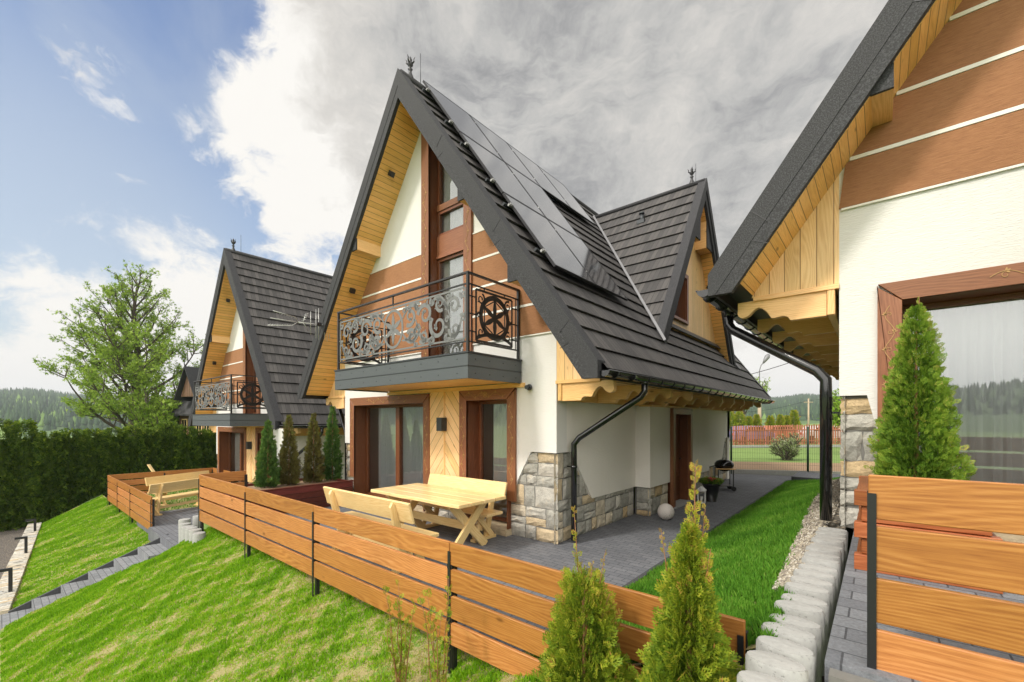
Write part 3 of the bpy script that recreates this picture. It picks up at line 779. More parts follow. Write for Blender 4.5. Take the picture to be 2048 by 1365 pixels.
    # eaves: side triangle of planks, wall beam, carved brackets, gutter
    for q in (1, -1):
        xw = 0 if q == 1 else WL
        xe = C0 + q * 3.86
        m = MB((0, 0, 1))
        zt_w = zund(xw)
        m.prism([(xw, .0, 2.50), (C0 + q * (ZU - 2.50) / SL, .0, 2.50), (xw, .0, zt_w)], (0, .04, 0))
        m.build('eave_gable', ['pine_wide'], H)
        m = MB((1, 0, 0)); m.box(min(xw, xe), max(xw, xe), -.03, .045, 2.45, 2.50); m.build('eave_trim', ['pine_beam'], H)
        m = MB((0, 1, 0)); m.box(min(xw, xe), max(xw, xe), .05, DEPTH, 2.462, 2.49); m.build('eave_lining', ['pine_wide'], H)
        m = MB((0, 1, 0)); m.box(xw + (.034 if q == 1 else -.10), xw + (.10 if q == 1 else -.034), -.02, DEPTH, 2.19, 2.455); m.build('wall_beam', ['pine_beam'], H, bevel=.006)
        if q == 1:
            m = MB((0, 1, 0)); m.box(.10, .36, 2.74, 6.75, 2.17, 2.2); m.build('bay_trim', ['pine_beam'], H)
        prof = bracket_profile()
        for k in range(10):
            y = .0 + k * 1.08
            m = MB((1, 0, 0))
            m.prism([(xw + q * (.105 + u), y, 2.19 + z) for u, z in prof], (0, .085, 0))
            m.build('carved_bracket', ['pine_beam'], H)
        # gutter
        gx = C0 + q * 4.23; gz = 2.52; g = MB((0, 1, 0)); rr = .075
        ys = [YF + .05 + i * (YB - YF - .1) / 12 for i in range(13)]
        for i in range(12):
            for k in range(8):
                a, b = math.pi + math.pi * k / 8, math.pi + math.pi * (k + 1) / 8
                for ra, fl in ((rr, 0), (rr - .006, 1)):
                    pts = [(gx + ra * math.cos(a), ys[i], gz + ra * math.sin(a)), (gx + ra * math.cos(b), ys[i], gz + ra * math.sin(b)), (gx + ra * math.cos(b), ys[i + 1], gz + ra * math.sin(b)), (gx + ra * math.cos(a), ys[i + 1], gz + ra * math.sin(a))]
                    g.face(pts if not fl else pts[::-1], smooth=True)
        for y in (ys[0], ys[-1]):
            g.face([(gx + rr * math.cos(math.pi + math.pi * k / 8), y, gz + rr * math.sin(math.pi + math.pi * k / 8)) for k in range(9)])
        g.tube([(gx + q * rr, ys[0], gz), (gx + q * rr, ys[-1], gz)], .011, 6)
        go = g.build('gutter', ['black_gloss'], H)
        for k in range(22):
            br_ = MB(); y = YF + .3 + k * .5
            br_.tube([(gx + (rr + .006) * math.cos(math.pi + math.pi * i / 6), y, gz + (rr + .006) * math.sin(math.pi + math.pi * i / 6)) for i in range(7)], .009, 5)
            br_.box(min(gx, gx - q * .12), max(gx, gx - q * .12), y - .012, y + .012, gz - .02, gz + .005)
            br_.build('gutter_bracket', ['black_paint'], go)
        fb = MB((0, 1, 0)); fx = C0 + q * 4.10
        fb.box(min(fx, fx + q * .03), max(fx, fx + q * .03), YF + .1, YB - .1, 2.44, 2.64); fb.build('fascia', ['black_paint'], H)
        # downspout
        d = MB(); wx = xw + q * .12
        y0 = .62 if q == 1 else .45; y1 = .30 if q == 1 else .12
        d.tube([(gx, y0, 2.46), (gx, y0, 2.32)] + [tuple(p) for p in (V(gx, y0, 2.32).lerp(V(gx - q * .05, y0 - .02, 2.24), 1), V(wx + q * .08, y1 + .02, 1.63), V(wx, y1, 1.53), V(wx, y1, 1.4))] + [(wx, y1, .04)], .047 if q == 1 else .055, 14)
        dp = d.build('downspout', ['black_gloss'], H)
        cl = MB()
        cl.tube([(wx, y1, 1.16), (wx, y1, 1.20)], .053, 14); cl.box(min(wx, xw), max(wx, xw), y1 - .012, y1 + .012, 1.17, 1.19)
        cl.tube([(gx, y0, 2.42), (gx, y0, 2.47)], .058, 14)
        cl.build('pipe_clip', ['black_gloss'], dp)
    # ---- dormer (cross gable) on the right slope
    YC = 6.05; DX = .40; DZ = 7.92; DS = 1.52
    mainx = lambda z: C0 + (ZT - z) / SL
    dhyp = math.hypot(1, DS); zend = ZT - SL * (DX - C0)
    Lr = (DZ - zend) / DS * dhyp
    dm = None
    for q in (-1, 1):
        P = lambda l, x, h, q=q: V(x, YC + q * (l / dhyp + h * DS / dhyp), DZ - .02 - l * DS / dhyp + h / dhyp)
        m = MB((0, 0, -1))
        tile_slope(m, P, Lr, 14, 0, 0, clip=lambda l: (mainx(DZ - .02 - l * DS / dhyp) - .05, DX - .05))
        o = m.build('dormer_roof', ['roof_tile'], H)
        vf = MB((0, 0, -1)); a_ = V(mainx(DZ) + .0, YC, DZ + .05); b_ = V(DX + .12, YC + q * ((DZ - zend) / DS + .10), zend - .06)
        vf.beam(a_, b_, .11, .05, up=(1, q * -.6, 1)); vf.build('valley_flashing', ['zinc'], o)
        # rakes
        m = MB((0, q, -DS))
        def Pr(l, t, x): return (x, YC + q * l, DZ + .04 - DS * l - t)
        e = (DZ - zend) / DS + .12
        m.prism([Pr(0, 0, DX), Pr(e, 0, DX), Pr(e, .17, DX), Pr(e - .18, .5, DX), Pr(0, .5, DX)], (-.07, 0, 0))
        m.prism([Pr(0, -.035, DX + .03), Pr(e, -.035, DX + .03), Pr(e, .0, DX + .03), Pr(0, .0, DX + .03)], (-.2, 0, 0))
        m.prism([Pr(0, 0, DX + .03), Pr(e, 0, DX + .03), Pr(e, .17, DX + .03), Pr(e - .06, .25, DX + .03), Pr(0, .25, DX + .03)], (-.03, 0, 0))
        m.build('dormer_bargeboard', ['granulate'], o)
        m = MB((1, 0, 0))
        e2 = e - .17
        m.prism([(DX - .07, YC, DZ - .46), (DX - .07, YC + q * e2, DZ - .46 - DS * e2), (DX - .07, YC + q * e2, DZ - .43 - DS * e2), (DX - .07, YC, DZ - .43)], (-.36, 0, 0))
        m.build('dormer_soffit', ['pine_planks'], o)
        # small lookout
        zb = 6.35; l_ = (DZ - .46 - zb) / DS; li = l_ - .45
        m = MB((1, 0, 0)); m.prism([(DX - .07, YC + q * l_, zb), (DX - .07, YC + q * li, zb), (DX - .07, YC + q * li, DZ - .46 - DS * li)], (-.36, 0, 0)); m.build('dormer_lookout', ['pine_beam'], o)
        fpl = MB(); fpl.prism([(DX - .04, YC + q * (l_ + .02), zb), (DX - .04, YC + q * li, zb), (DX - .04, YC + q * li, DZ - .44 - DS * li)], (-.03, 0, 0)); fpl.build('dormer_end_plate', ['granulate'], o)
    rc = MB((1, 0, 0)); rc.tube([(mainx(DZ) - .1, YC, DZ + .02), (DX - .02, YC, DZ + .02)], .06, 10); rc.build('dormer_ridge_cap', ['granulate'], H)
    # dormer front boards; bottom follows the main slope
    m = MB((0, 0, 1)); zb = ztop(0.02) - .02; hw = (DZ - .45 - zb) / DS
    def dseg(y0, y1, b0, b1):
        t0 = DZ - .45 - DS * abs(y0 - YC); t1 = DZ - .45 - DS * abs(y1 - YC)
        m.prism([(.05, y0, b0), (.05, y1, b1), (.05, y1, t1), (.05, y0, t0)], (-.06, 0, 0))
    zw0, zw1, yw0, yw1 = 4.36, 5.42, 4.62, 5.62
    dseg(YC - hw, yw0, zb, zb); dseg(yw0, yw1, zw1, zw1) if False else None
    m.prism([(.05, yw0, zb), (.05, yw1, zb), (.05, yw1, zw0), (.05, yw0, zw0)], (-.06, 0, 0))
    tl = DZ - .45 - DS * abs(yw0 - YC); tr = DZ - .45 - DS * abs(yw1 - YC)
    if tl > zw1: m.prism([(.05, yw0, zw1), (.05, yw1, zw1), (.05, yw1, tr), (.05, yw0, tl)], (-.06, 0, 0))
    dseg(yw1, YC, zb, zb); dseg(YC, YC + hw, zb, zb)
    df = m.build('dormer_wall', ['pine_narrow'], H)
    m = MB((0, 0, 1)); m.box(.05, .085, yw0 - .1, yw0, zw0 - .08, zw1 + .1); m.box(.05, .085, yw1, yw1 + .11, zw0 - .08, zw1 + .1); m.box(.05, .085, yw0, yw1, zw1, zw1 + .1, g=(0, 1, 0)); m.box(.05, .12, yw0 - .02, yw1 + .02, zw0 - .08, zw0 - .02, g=(0, 1, 0))
    m.box(-.25, .05, yw1 - .03, yw1, zw0, zw1); m.box(-.25, .05, yw0, yw0 + .03, zw0, zw1)
    m.build('dormer_window', ['brown_trim'], df)
    m = MB(); m.face([(-.12, yw0, zw0), (-.12, yw1, zw0), (-.12, yw1, zw1), (-.12, yw0, zw1)]); m.build('dormer_pane', ['glass'], df)
    m = MB(); m.box(-.5, -.45, yw0, yw1, zw0, zw1); m.build('dormer_room', ['interior'], df)
    m = MB((0, 1, 0)); m.beam((.12, YC - hw - .1, zb + .05), (.12, YC + hw + .25, zb + .05), .16, .02, up=(1, 0, .72)); m.build('dormer_apron', ['dark_metal'], H)
    # soil vent on the dormer slope
    m = MB(); vz = 7.23; m.tube([(-1.07, 5.56, vz - .1), (-1.07, 5.56, vz + .13)], .05, 12); m.tube([(-1.07, 5.56, vz + .13), (-1.07, 5.56, vz + .17)], .072, 12)
    m.box(-1.17, -.97, 5.46, 5.62, vz - .14, vz - .04); m.build('vent_pipe', ['dark_metal'], H)
    # ---- finials
    def finial(x, y, z, s):
        m = MB(); m.lathe((x, y, z), [(.075 * s, 0), (.07 * s, .03 * s), (.035 * s, .12 * s), (.028 * s, .17 * s), (.05 * s, .2 * s), (.024 * s, .225 * s), (.024 * s, .25 * s), (.055 * s, .28 * s), (.045 * s, .33 * s), (.028 * s, .36 * s), (.038 * s, .39 * s), (.0, .47 * s)], 12)
        for k in range(4):
            a = k * math.pi / 2 + .4; c_, s_ = math.cos(a), math.sin(a)
            m.tube([(x + c_ * .03 * s, y + s_ * .03 * s, z + .3 * s), (x + c_ * .085 * s, y + s_ * .085 * s, z + .34 * s), (x + c_ * .08 * s, y + s_ * .08 * s, z + .39 * s), (x + c_ * .11 * s, y + s_ * .11 * s, z + .42 * s)], [.018 * s, .016 * s, .012 * s, .003], 6)
        fo = m.build('finial', ['black_paint'], H)
        r_ = MB(); r_.tube([(x + .03, y + .22, z - .05), (x + .03, y + .22, z + .62)], .006, 6); r_.build('lightning_rod', ['dark_metal'], fo)
    finial(C0, YF + .28, ZT + .02, .95); finial(DX - .34, YC, DZ + .04, .95)
    # ---- windows and doors of the facade
    def trim(x0, x1, z0, z1, wd, name, zl0=None, lintel=True):
        l = MB((1, 0, 0)); l.prism([(x0 + .003, 0, z1 - .0), (x0 + wd + .003, 0, z1 - wd), (x1 - wd - .003, 0, z1 - wd), (x1 - .003, 0, z1)], (0, -.052, 0)); o = l.build(name, ['brown_mid'], H, bevel=.004)
        for xa, q in ((x0, 1), (x1, -1)):
            m = MB((0, 0, 1)); m.prism([(xa, 0, z0), (xa + q * wd, 0, z0), (xa + q * wd, 0, z1 - wd), (xa, 0, z1 - .03), (xa, 0, z1)], (0, -.045, 0)); m.build('jamb', ['brown_mid'], o, bevel=.004)
        return o
    def reveal(x0, x1, z0, z1, o, d=.3, ztop_open=False):
        m = MB((0, 0, 1)); m.box(x0 - .02, x0, -.04, d, z0, z1); m.box(x1, x1 + .02, -.04, d, z0, z1); m.box(x0, x1, -.03, d, z1, z1 + .02, g=(1, 0, 0)); m.build('reveal', ['brown_trim'], o)
    YW = .28
    o = trim(-5.89, -2.96, .57, 2.42, .18, 'window_surround'); reveal(-5.71, -3.14, .03, 2.24, o)
    c = MB(); vine(c, 1.5, .04, (-5.15, -.055, 2.33), (1, 0, 0), (0, 0, 1), (0, -1, 0), .003, n=8)
    vine(c, 1.35, .035, (-5.80, -.047, .85), (0, 0, 1), (1, 0, 0), (0, -1, 0), .003, n=8); vine(c, 1.35, .035, (-3.05, -.047, .85), (0, 0, 1), (1, 0, 0), (0, -1, 0), .003, n=8)
    c.build('carving', ['gold_carving'], o)
    window_fill(H, -5.71, -3.14, .12, 2.24, YW, [-4.43], [(-5.32, -4.47), (-4.38, -3.16)], 1)
    o = trim(-2.10, -.78, .57, 2.43, .18, 'window_surround'); reveal(-1.92, -.96, .03, 2.25, o)
    c = MB(); vine(c, .95, .04, (-1.92, -.055, 2.34), (1, 0, 0), (0, 0, 1), (0, -1, 0), .003, n=6); rosette(c, -1.44, 2.34, .045, .01, (0, -.056, 0), (1, 0, 0), (0, 0, 1), (0, -1, 0), .004)
    vine(c, 1.35, .035, (-2.01, -.047, .85), (0, 0, 1), (1, 0, 0), (0, -1, 0), .003, n=8); vine(c, 1.35, .035, (-.87, -.047, .85), (0, 0, 1), (1, 0, 0), (0, -1, 0), .003, n=8)
    c.build('carving', ['gold_carving'], o)
    window_fill(H, -1.92, -.96, .12, 2.25, YW, [], [(-1.66, -1.0)], 2)
    m = MB((1, 0, 0)); m.box(-5.80, -3.05, -.10, .30, .0, .10); m.box(-2.0, -.92, -.10, .30, .0, .10); m.build('threshold', ['stone'], H)
    # chevron panel between the windows
    m = MB(); m.face([(-2.96, -.02, .57), (-2.54, -.02, .57), (-2.54, -.02, 2.45), (-2.96, -.02, 2.45)], g=(1, 0, 1.25), r=.3); m.face([(-2.52, -.02, .57), (-2.10, -.02, .57), (-2.10, -.02, 2.45), (-2.52, -.02, 2.45)], g=(-1, 0, 1.25), r=.6)
    m.build('chevron_panel', ['pine_wide'], H)
    m = MB((0, 0, 1)); m.box(-2.548, -2.512, -.032, -.0, .57, 2.45); m.build('chevron_batten', ['pine_beam'], H)
    m = MB((1, 0, 0)); m.box(-4.36, -.60, -.045, .0, 2.432, 2.50); m.build('ledger_board', ['pine_beam'], H)
    # tall gable window with carved posts
    x0, x1 = -3.18, -1.78; m = MB((0, 0, 1))
    m.prism([(x0, 0, 2.85), (x0 + .22, 0, 2.85), (x0 + .22, 0, zund(x0 + .22) + .02), (C0, 0, ZU), (x0, 0, zund(x0) + .02)], (0, -.06, 0))
    o = m.build('tall_window_post', ['brown_mid'], H, bevel=.004); m = MB((0, 0, 1))
    m.prism([(x1 - .2, 0, 2.85), (x1, 0, 2.85), (x1, 0, zund(x1) + .02), (x1 - .2, 0, zund(x1 - .2) + .02)], (0, -.06, 0))
    o = m.build('tall_window_post', ['brown_mid'], H, bevel=.004)
    m = MB((0, 0, 1)); m.box(-2.98, -2.96, -.04, .30, 2.85, 7.5); m.box(-1.98, -1.96, -.04, .30, 2.85, 6.2); m.build('tall_reveal', ['brown_trim'], o)
    c = MB(); vine(c, 3.5, .04, (-3.07, -.062, 3.1), (0, 0, 1), (1, 0, 0), (0, -1, 0), .003, n=20); vine(c, 2.6, .035, (-1.88, -.062, 3.1), (0, 0, 1), (1, 0, 0), (0, -1, 0), .003, n=15); c.build('carving', ['gold_carving'], o)
    m = MB((1, 0, 0)); m.box(-2.96, -1.98, .16, .27, 5.12, 5.52); m.box(-2.96, -1.98, .14, .27, 5.08, 5.13); m.build('spandrel', ['brown_mid'], o); m = MB((1, 0, 0)); m.box(-2.96, -1.98, .16, .27, 6.02, 6.14); m.build('spandrel', ['brown_mid'], o)
    window_fill(H, -2.96, -1.98, 2.88, 5.08, .18, [], [(-2.75, -2.0)], 3, 'balcony_door')
    window_fill(H, -2.96, -1.98, 5.52, 6.02, .18, [], [(-2.60, -2.0)], 4, 'upper_window')
    m = MB((0, 0, 1)); zl, zr = zund(-2.96) - .10, zund(-1.98) - .06
    m.box(-2.96, -2.905, .18, .26, 6.14, zl); m.beam((-2.96, .22, zl), (-1.98, .22, zr), .08, .06, up=(0, 1, 0)); tw = m.build('top_window', ['brown_trim'], H)
    m = MB(); m.face([(-2.93, .225, 6.14), (-1.98, .225, 6.14), (-1.98, .225, zr), (-2.93, .225, zl)]); m.build('pane', ['glass'], tw)
    # ---- balcony
    bx0, bx1, by = -4.36, -.66, -1.22
    m = MB((1, 0, 0)); m.box(bx0 + .03, bx1 - .03, by + .03, -.03, 2.56, 2.84); bo = m.build('balcony_slab', ['dark_metal'], H)
    m = MB((1, 0, 0)); m.box(bx0 + .02, bx1 - .02, by + .02, -.02, 2.515, 2.555); m.build('balcony_lining', ['pine_beam'], bo)
    m = MB((1, 0, 0))
    for z0, z1, ofs in ((2.49, 2.665, .0), (2.672, 2.845, .0)):
        m.box(bx0, bx1, by - .0, by + .024, z0, z1); m.box(bx1 - .024, bx1, by + .024, -.03, z0, z1, g=(0, 1, 0)); m.box(bx0, bx0 + .024, by + .024, -.03, z0, z1, g=(0, 1, 0))
    fo = m.build('balcony_fascia', ['fascia_grey'], bo, bevel=.003)
    m = MB(); m.box(bx0 - .012, bx1 + .012, by - .012, -.02, 2.848, 2.872); m.box(bx0 - .006, bx1 + .006, by - .006, by + .01, 2.664, 2.676); m.box(bx1 - .01, bx1 + .006, by, -.03, 2.664, 2.676); m.build('drip_edge', ['dark_metal'], bo)
    m = MB()
    for i in range(9):
        for zz_ in (2.57, 2.77):
            x = bx0 + .2 + i * .41; m.tube([(x, by - .004, zz_), (x, by + .004, zz_)], .009, 6)
    for i in range(4):
        for zz_ in (2.57, 2.77):
            y = by + .15 + i * .3; m.tube([(bx1 + .004, y, zz_), (bx1 - .004, y, zz_)], .009, 6)
    m.build('screw', ['black_paint'], fo)
    rx0, rx1, ry = bx0 + .05, bx1 - .05, by + .05
    m = MB((0, 0, 1)); p = .036
    for x, y in ((rx0, ry), (rx1, ry), (rx0, -.05), (rx1, -.05)): m.box(x - p / 2, x + p / 2, y - p / 2, y + p / 2, 2.86, 3.98)
    m.box(rx0 - .02, rx1 + .02, ry - .022, ry + .022, 3.98, 4.005); m.box(rx0 - .022, rx0 + .022, ry, -.03, 3.98, 4.005); m.box(rx1 - .022, rx1 + .022, ry, -.03, 3.98, 4.005)
    for zz_ in (3.84, 3.02):
        m.box(rx0, rx1, ry - .01, ry + .01, zz_ - .01, zz_ + .01); m.box(rx0 - .01, rx0 + .01, ry, -.05, zz_ - .01, zz_ + .01); m.box(rx1 - .01, rx1 + .01, ry, -.05, zz_ - .01, zz_ + .01)
    for i in range(4):
        x = rx0 + (rx1 - rx0) * (i + .5) / 4
    m.box((rx0 + rx1) / 2 - .01, (rx0 + rx1) / 2 + .01, ry - .01, ry + .01, 3.84, 3.98)
    ro = m.build('balcony_railing', ['rail_black'], H)
    # front ornament panel
    pm = MB(); O = (rx0 + .06, ry, 3.07); pl = (O, (1, 0, 0), (0, 0, 1), (0, 1, 0), .006); Wp = rx1 - rx0 - .12; Hp = .72
    fr = .028
    for q_ in ([(0, 0), (Wp, 0)], [(0, Hp), (Wp, Hp)], [(0, 0), (0, Hp)], [(Wp, 0), (Wp, Hp)]): ribbon(pm, q_, fr, *pl)
    for q_ in ([(.03, .0), (.03, -.05)], [(Wp * .5, 0), (Wp * .5, -.05)], [(Wp - .03, 0), (Wp - .03, -.05)], [(.03, Hp), (.03, Hp + .05)], [(Wp * .5, Hp), (Wp * .5, Hp + .05)], [(Wp - .03, Hp), (Wp - .03, Hp + .05)], [(0, .36), (-.06, .36)], [(Wp, .36), (Wp + .06, .36)]): ribbon(pm, q_, .02, *pl)
    mid = Wp / 2
    ribbon(pm, [(mid + .26 * math.cos(t * math.pi / 20), .36 + .31 * math.sin(t * math.pi / 20)) for t in range(41)], .045, *pl)
    for i in range(6):
        leafshape(pm, mid, .36, math.pi / 2 + i * math.pi / 3, .27, .085, *pl)
    for sg in (1, -1):
        X_ = lambda u: mid + sg * u
        for (u, v_, s_, fl, a0, wd) in ((.46, .50, .15, 1, -2.2, .036), (.50, .17, .13, -1, 2.6, .034), (.84, .47, .18, -1, 3.0, .040), (.80, .14, .11, 1, -2.6, .03), (1.16, .26, .20, 1, 2.4, .040), (1.20, .58, .11, -1, -1.0, .03), (1.50, .50, .15, -1, 3.4, .034), (1.52, .16, .12, 1, 3.0, .032), (.64, .63, .07, 1, .4, .024), (.31, .64, .06, -1, 1.2, .022), (1.02, .64, .065, 1, 2.0, .024), (1.38, .66, .05, -1, .6, .02), (.62, .04, .05, 1, 2.2, .02), (1.0, .05, .055, -1, .5, .022), (1.34, .05, .05, 1, 1.1, .02), (1.69, .64, .06, 1, 2.6, .022), (1.69, .30, .06, -1, 2.6, .022), (1.36, .32, .05, 1, .2, .02), (.68, .30, .05, -1, 3.0, .02)):
            a1 = a0 if sg == 1 else math.pi - a0
            scroll(pm, X_(u), v_, s_, fl * sg, a1, *pl, wd=wd * 1.55)
        for b4 in (((.27, .25), (.42, .02), (.62, .05), (.74, .30)), ((.62, .40), (.72, .02), (.98, .0), (1.05, .16)), ((.27, .50), (.4, .74), (.62, .70), (.70, .58)), ((.98, .58), (1.1, .78), (1.3, .70), (1.42, .36)), ((1.3, .05), (1.45, .0), (1.6, .02), (1.66, .3)), ((.25, .14), (.45, .12), (.6, .2), (.66, .36))):
            pts = [(X_(a), b) for a, b in bez(*b4)]
            for kk in (4, 8): leafshape(pm, pts[kk][0], pts[kk][1], (1.1 if b4[0][1] < .4 else -1.1) + (0 if sg == 1 else .9), .12, .055, *pl)
            ribbon(pm, pts, [.020 + .046 * math.sin(math.pi * i / 12) for i in range(13)], *pl)
    pm.build('scroll_panel', ['rail_front_lit'], ro)
    # side ornament panels
    for xx in (rx1, rx0):
        pm = MB(); L = -.05 - ry; pl = ((xx, ry, 3.05), (0, 1, 0), (0, 0, 1), (1, 0, 0), .006); a, b = .16, L - .16
        for q_ in ([(a, 0), (b, 0)], [(a, .74), (b, .74)], [(a, 0), (a, .74)], [(b, 0), (b, .74)]): ribbon(pm, q_, .034, *pl)
        for z_ in (.12, .37, .62): ribbon(pm, [(.02, z_), (a, z_)], .02, *pl); ribbon(pm, [(b, z_), (L - .01, z_)], .02, *pl)
        for y_ in (.33, .78): ribbon(pm, [(y_, 0), (y_, -.04)], .02, *pl); ribbon(pm, [(y_, .74), (y_, .79)], .02, *pl)
        ribbon(pm, [(.07, -.03), (.07, .79)], .018, *pl); ribbon(pm, [(L - .07, -.03), (L - .07, .79)], .018, *pl)
        cy = L / 2
        rosette(pm, cy, .385, .30, .075, *pl)
        for i6 in range(6):
            a6, b6 = math.pi / 2 + i6 * math.pi / 3, math.pi / 2 + (i6 + 1) * math.pi / 3; ribbon(pm, [(cy + .262 * math.cos(a6), .385 + .262 * math.sin(a6)), (cy + .262 * math.cos(b6), .385 + .262 * math.sin(b6))], .018, *pl)
        for sy in (1, -1):
            for v_, s_ in ((.62, .085), (.14, .085)):
                scroll(pm, cy + sy * (L / 2 - .26), v_, s_, sy, 1.2, *pl, wd=.026)
            scroll(pm, cy + sy * (L / 2 - .22), .38, .04, -sy, 0.5, *pl, wd=.022)
        ribbon(pm, bez((a, .03), (cy - .2, .16), (cy + .2, .16), (b, .03)), .05, *pl)
        pm.build('star_panel', ['rail_black'], ro)
    # lamps on wall and soffit, camera
    m = MB(); m.box(-2.60, -2.46, -.16, -.02, 1.70, 1.95); m.build('wall_lamp', ['dark_metal'], H, bevel=.004)
    def sof(x, y):
        z = zund(x); q = 1 if x > C0 else -1; n = V(-q * SL, 0, -1).normalized()
        m = MB(); c_ = V(x, y, z); m.beam(c_ - n * .005, c_ + n * .085, .10, .10, up=(0, 1, 0)); m.build('soffit_lamp', ['black_paint'], H)
    sof(-3.83, -.32); sof(-5.32, -.32)
    m = MB(); m.lathe((0, 0, 0), [(.0, 0), (.05, 0), (.05, .02), (.0, .02)], 14)
    for i, p_ in enumerate(m.v): m.v[i] = (p_[0] - .49, -.032 - p_[2], p_[1] + 2.42)
    m.tube([(-.49, -.05, 2.42), (-.49, -.10, 2.42), (-.46, -.15, 2.415)], [.028, .032, .034], 12); m.build('security_camera', ['dark_metal'], H)
    # ---- entrance door on the side
    m = MB((0, 0, 1)); m.box(.30, .375, 3.87, 4.0, 0.0, 2.16); m.box(.30, .375, 5.0, 5.13, 0, 2.16); m.box(.30, .375, 4.0, 5.0, 2.03, 2.16, g=(0, 1, 0)); do = m.build('entrance_frame', ['brown_mid'], H, bevel=.005)
    m = MB((0, 0, 1)); m.box(.06, .30, 3.99, 4.01, 0, 2.05); m.box(.06, .30, 4.99, 5.01, 0, 2.05)
    m.box(.075, .12, 4.01, 4.99, .03, 2.03)
    for z0, z1 in ((.15, .6), (.7, 1.95)):
        for y0, y1 in ((4.1, 4.45), (4.55, 4.9)): m.box(.12, .135, y0, y1, z0, z1)
    m.build('door_leaf', ['brown_trim'], do)
    c = MB(); vine(c, 1.3, .05, (.14, 4.27, .62), (0, 0, 1), (0, 1, 0), (1, 0, 0), .004, n=7, wd=.01); c.build('door_carving', ['gold_carving'], do)
    m = MB(); m.tube([(.12, 4.93, 1.0), (.17, 4.93, 1.0), (.17, 4.83, 1.0)], .01, 8); m.box(.305, .335, 5.17, 5.24, 1.2, 1.32); m.build('door_handle', ['dark_metal'], do)
    m = MB(); m.box(.06, .42, 3.9, 5.1, 0, .03); m.build('doorstep', ['concrete'], do)
    return H
def add_panels(H):
    nrm = V(SL, 0, 1).normalized(); hyp = math.hypot(1, SL)
    def P(l, y, h): return V(C0 + l / hyp + h * SL / hyp, y, ZT - l * SL / hyp + h / hyp)
    PL, PW = 1.765, 1.225
    def panel(i, y0, l0, h=.105):
        l1 = l0 + PL - .02; y1 = y0 + PW - .02; th = .035
        m = MB()
        m.v += [tuple(P(*q)) for q in ((l0, y0, h + th), (l1, y0, h + th), (l1, y1, h + th), (l0, y1, h + th))]; m.f.append([0, 1, 2, 3]); m.uv += [(0, 0), (1, 0), (1, 1), (0, 1)]; m.r.append(.5); m.m.append(0); m.sm.append(False)
        o = m.build('solar_panel', ['solar'], H)
        f = MB(); t = .012
        cs_ = [P(l0, y0, h), P(l1, y0, h), P(l1, y1, h), P(l0, y1, h)]
        for a, b in zip(cs_, cs_[1:] + cs_[:1]):
            f.face([a, b, b + nrm * (th + .003), a + nrm * (th + .003)])
        f.face(cs_[::-1])
        for a, b in ((0, 1), (1, 2), (2, 3), (3, 0)):
            pa, pb = cs_[a] + nrm * (th + .0035), cs_[b] + nrm * (th + .0035); cc = sum(cs_, V(0, 0, 0)) / 4 + nrm * (th + .0035)
            f.face([pa, pb, pb + (cc - pb) * .022, pa + (cc - pa) * .022])
        f.build('panel_frame', ['black_paint'], o)
    l0 = .0
    for k in range(4): panel(k, -.15 + k * PW, l0)
    for j in (1, 2):
        for k in range(2): panel(k, -.15 + k * PW, l0 + j * PL)
    panel(9, 7.25, l0 - .05, .14)
    m = MB()
    for l in (.25, 1.35, 2.05, 3.1, 3.75, 4.85):
        m.beam(P(l, -.22, .05), P(l, (4.76 if l < 1.6 else 2.31), .05), .04, .05, up=nrm)
    m.build('mounting_rail', ['dark_metal'], H)
    m = MB()
    for l in (.35, 1.45, 2.15, 3.2, 3.85, 4.95):
        m.beam(P(l, -.215, .11), P(l, -.15, .11), .035, .035, up=nrm); m.beam(P(l, -.20, .143), P(l, -.135, .143), .03, .008, up=nrm)
        for k in range(1, 4 if l < 1.6 else 2):
            y = -.16 + k * PW; m.beam(P(l, y - .012, .143), P(l, y + .012, .143), .03, .006, up=nrm)
    m.build('panel_clamp', ['aluminium'], H)
main = make_house((0, 0, 0), 'white chalet in the middle with solar panels on its steep black roof')
leftH = copy_tree(main); leftH.location = (-9.93, .1, -.77); leftH['label'] = 'smaller looking farther chalet on the left behind four potted conifers'
rightH = copy_tree(main); rightH.location = (9.61, .1, .80); rightH['label'] = 'chalet cut off by the right edge, with big glass window and brown gable'
for h in (main, leftH, rightH): h['group'] = 'matching chalets in a row'
add_panels(main)
def right_extra():
    H = rightH; zb = 3.98; xin = -5.78; dx = abs(xin - C0); zt_ = ZU - SL * dx; xo = C0 - (ZU - zb) / SL
    m = MB((0, 1, 0)); m.prism([(xin, YF + .09, zb), (xo, YF + .09, zb), (xin, YF + .09, zt_)], (0, -YF - .09, 0)); o = m.build('rafter_box', ['pine_beam'], H)
    f = MB(); f.prism([(xin, YF + .085, zb - .01), (xo - .02, YF + .085, zb - .01), (xin, YF + .085, zt_ + .03)], (0, -.03, 0)); f.build('end_plate', ['granulate'], o)
    big = [o for o in bpy.data.objects if o.parent == H and o.name.startswith('window') and not o.name.startswith('window_s') and min(v.co.x for v in o.data.vertices) < -5.5][0]
    c = MB(); pr = None
    for i in range(70):
        x = -5.68 + i * .0165; yy = .28 + .11 + .02 * math.sin(x * 55 + 1.5 * math.sin(x * 8)) + .012 * math.sin(x * 140)
        if pr: c.face([(pr[0], pr[1], .15), (x, yy, .15), (x, yy, 2.26), (pr[0], pr[1], 2.26)], smooth=True)
        pr = (x, yy)
    c.build('curtain', ['curtain'], big)
right_extra()
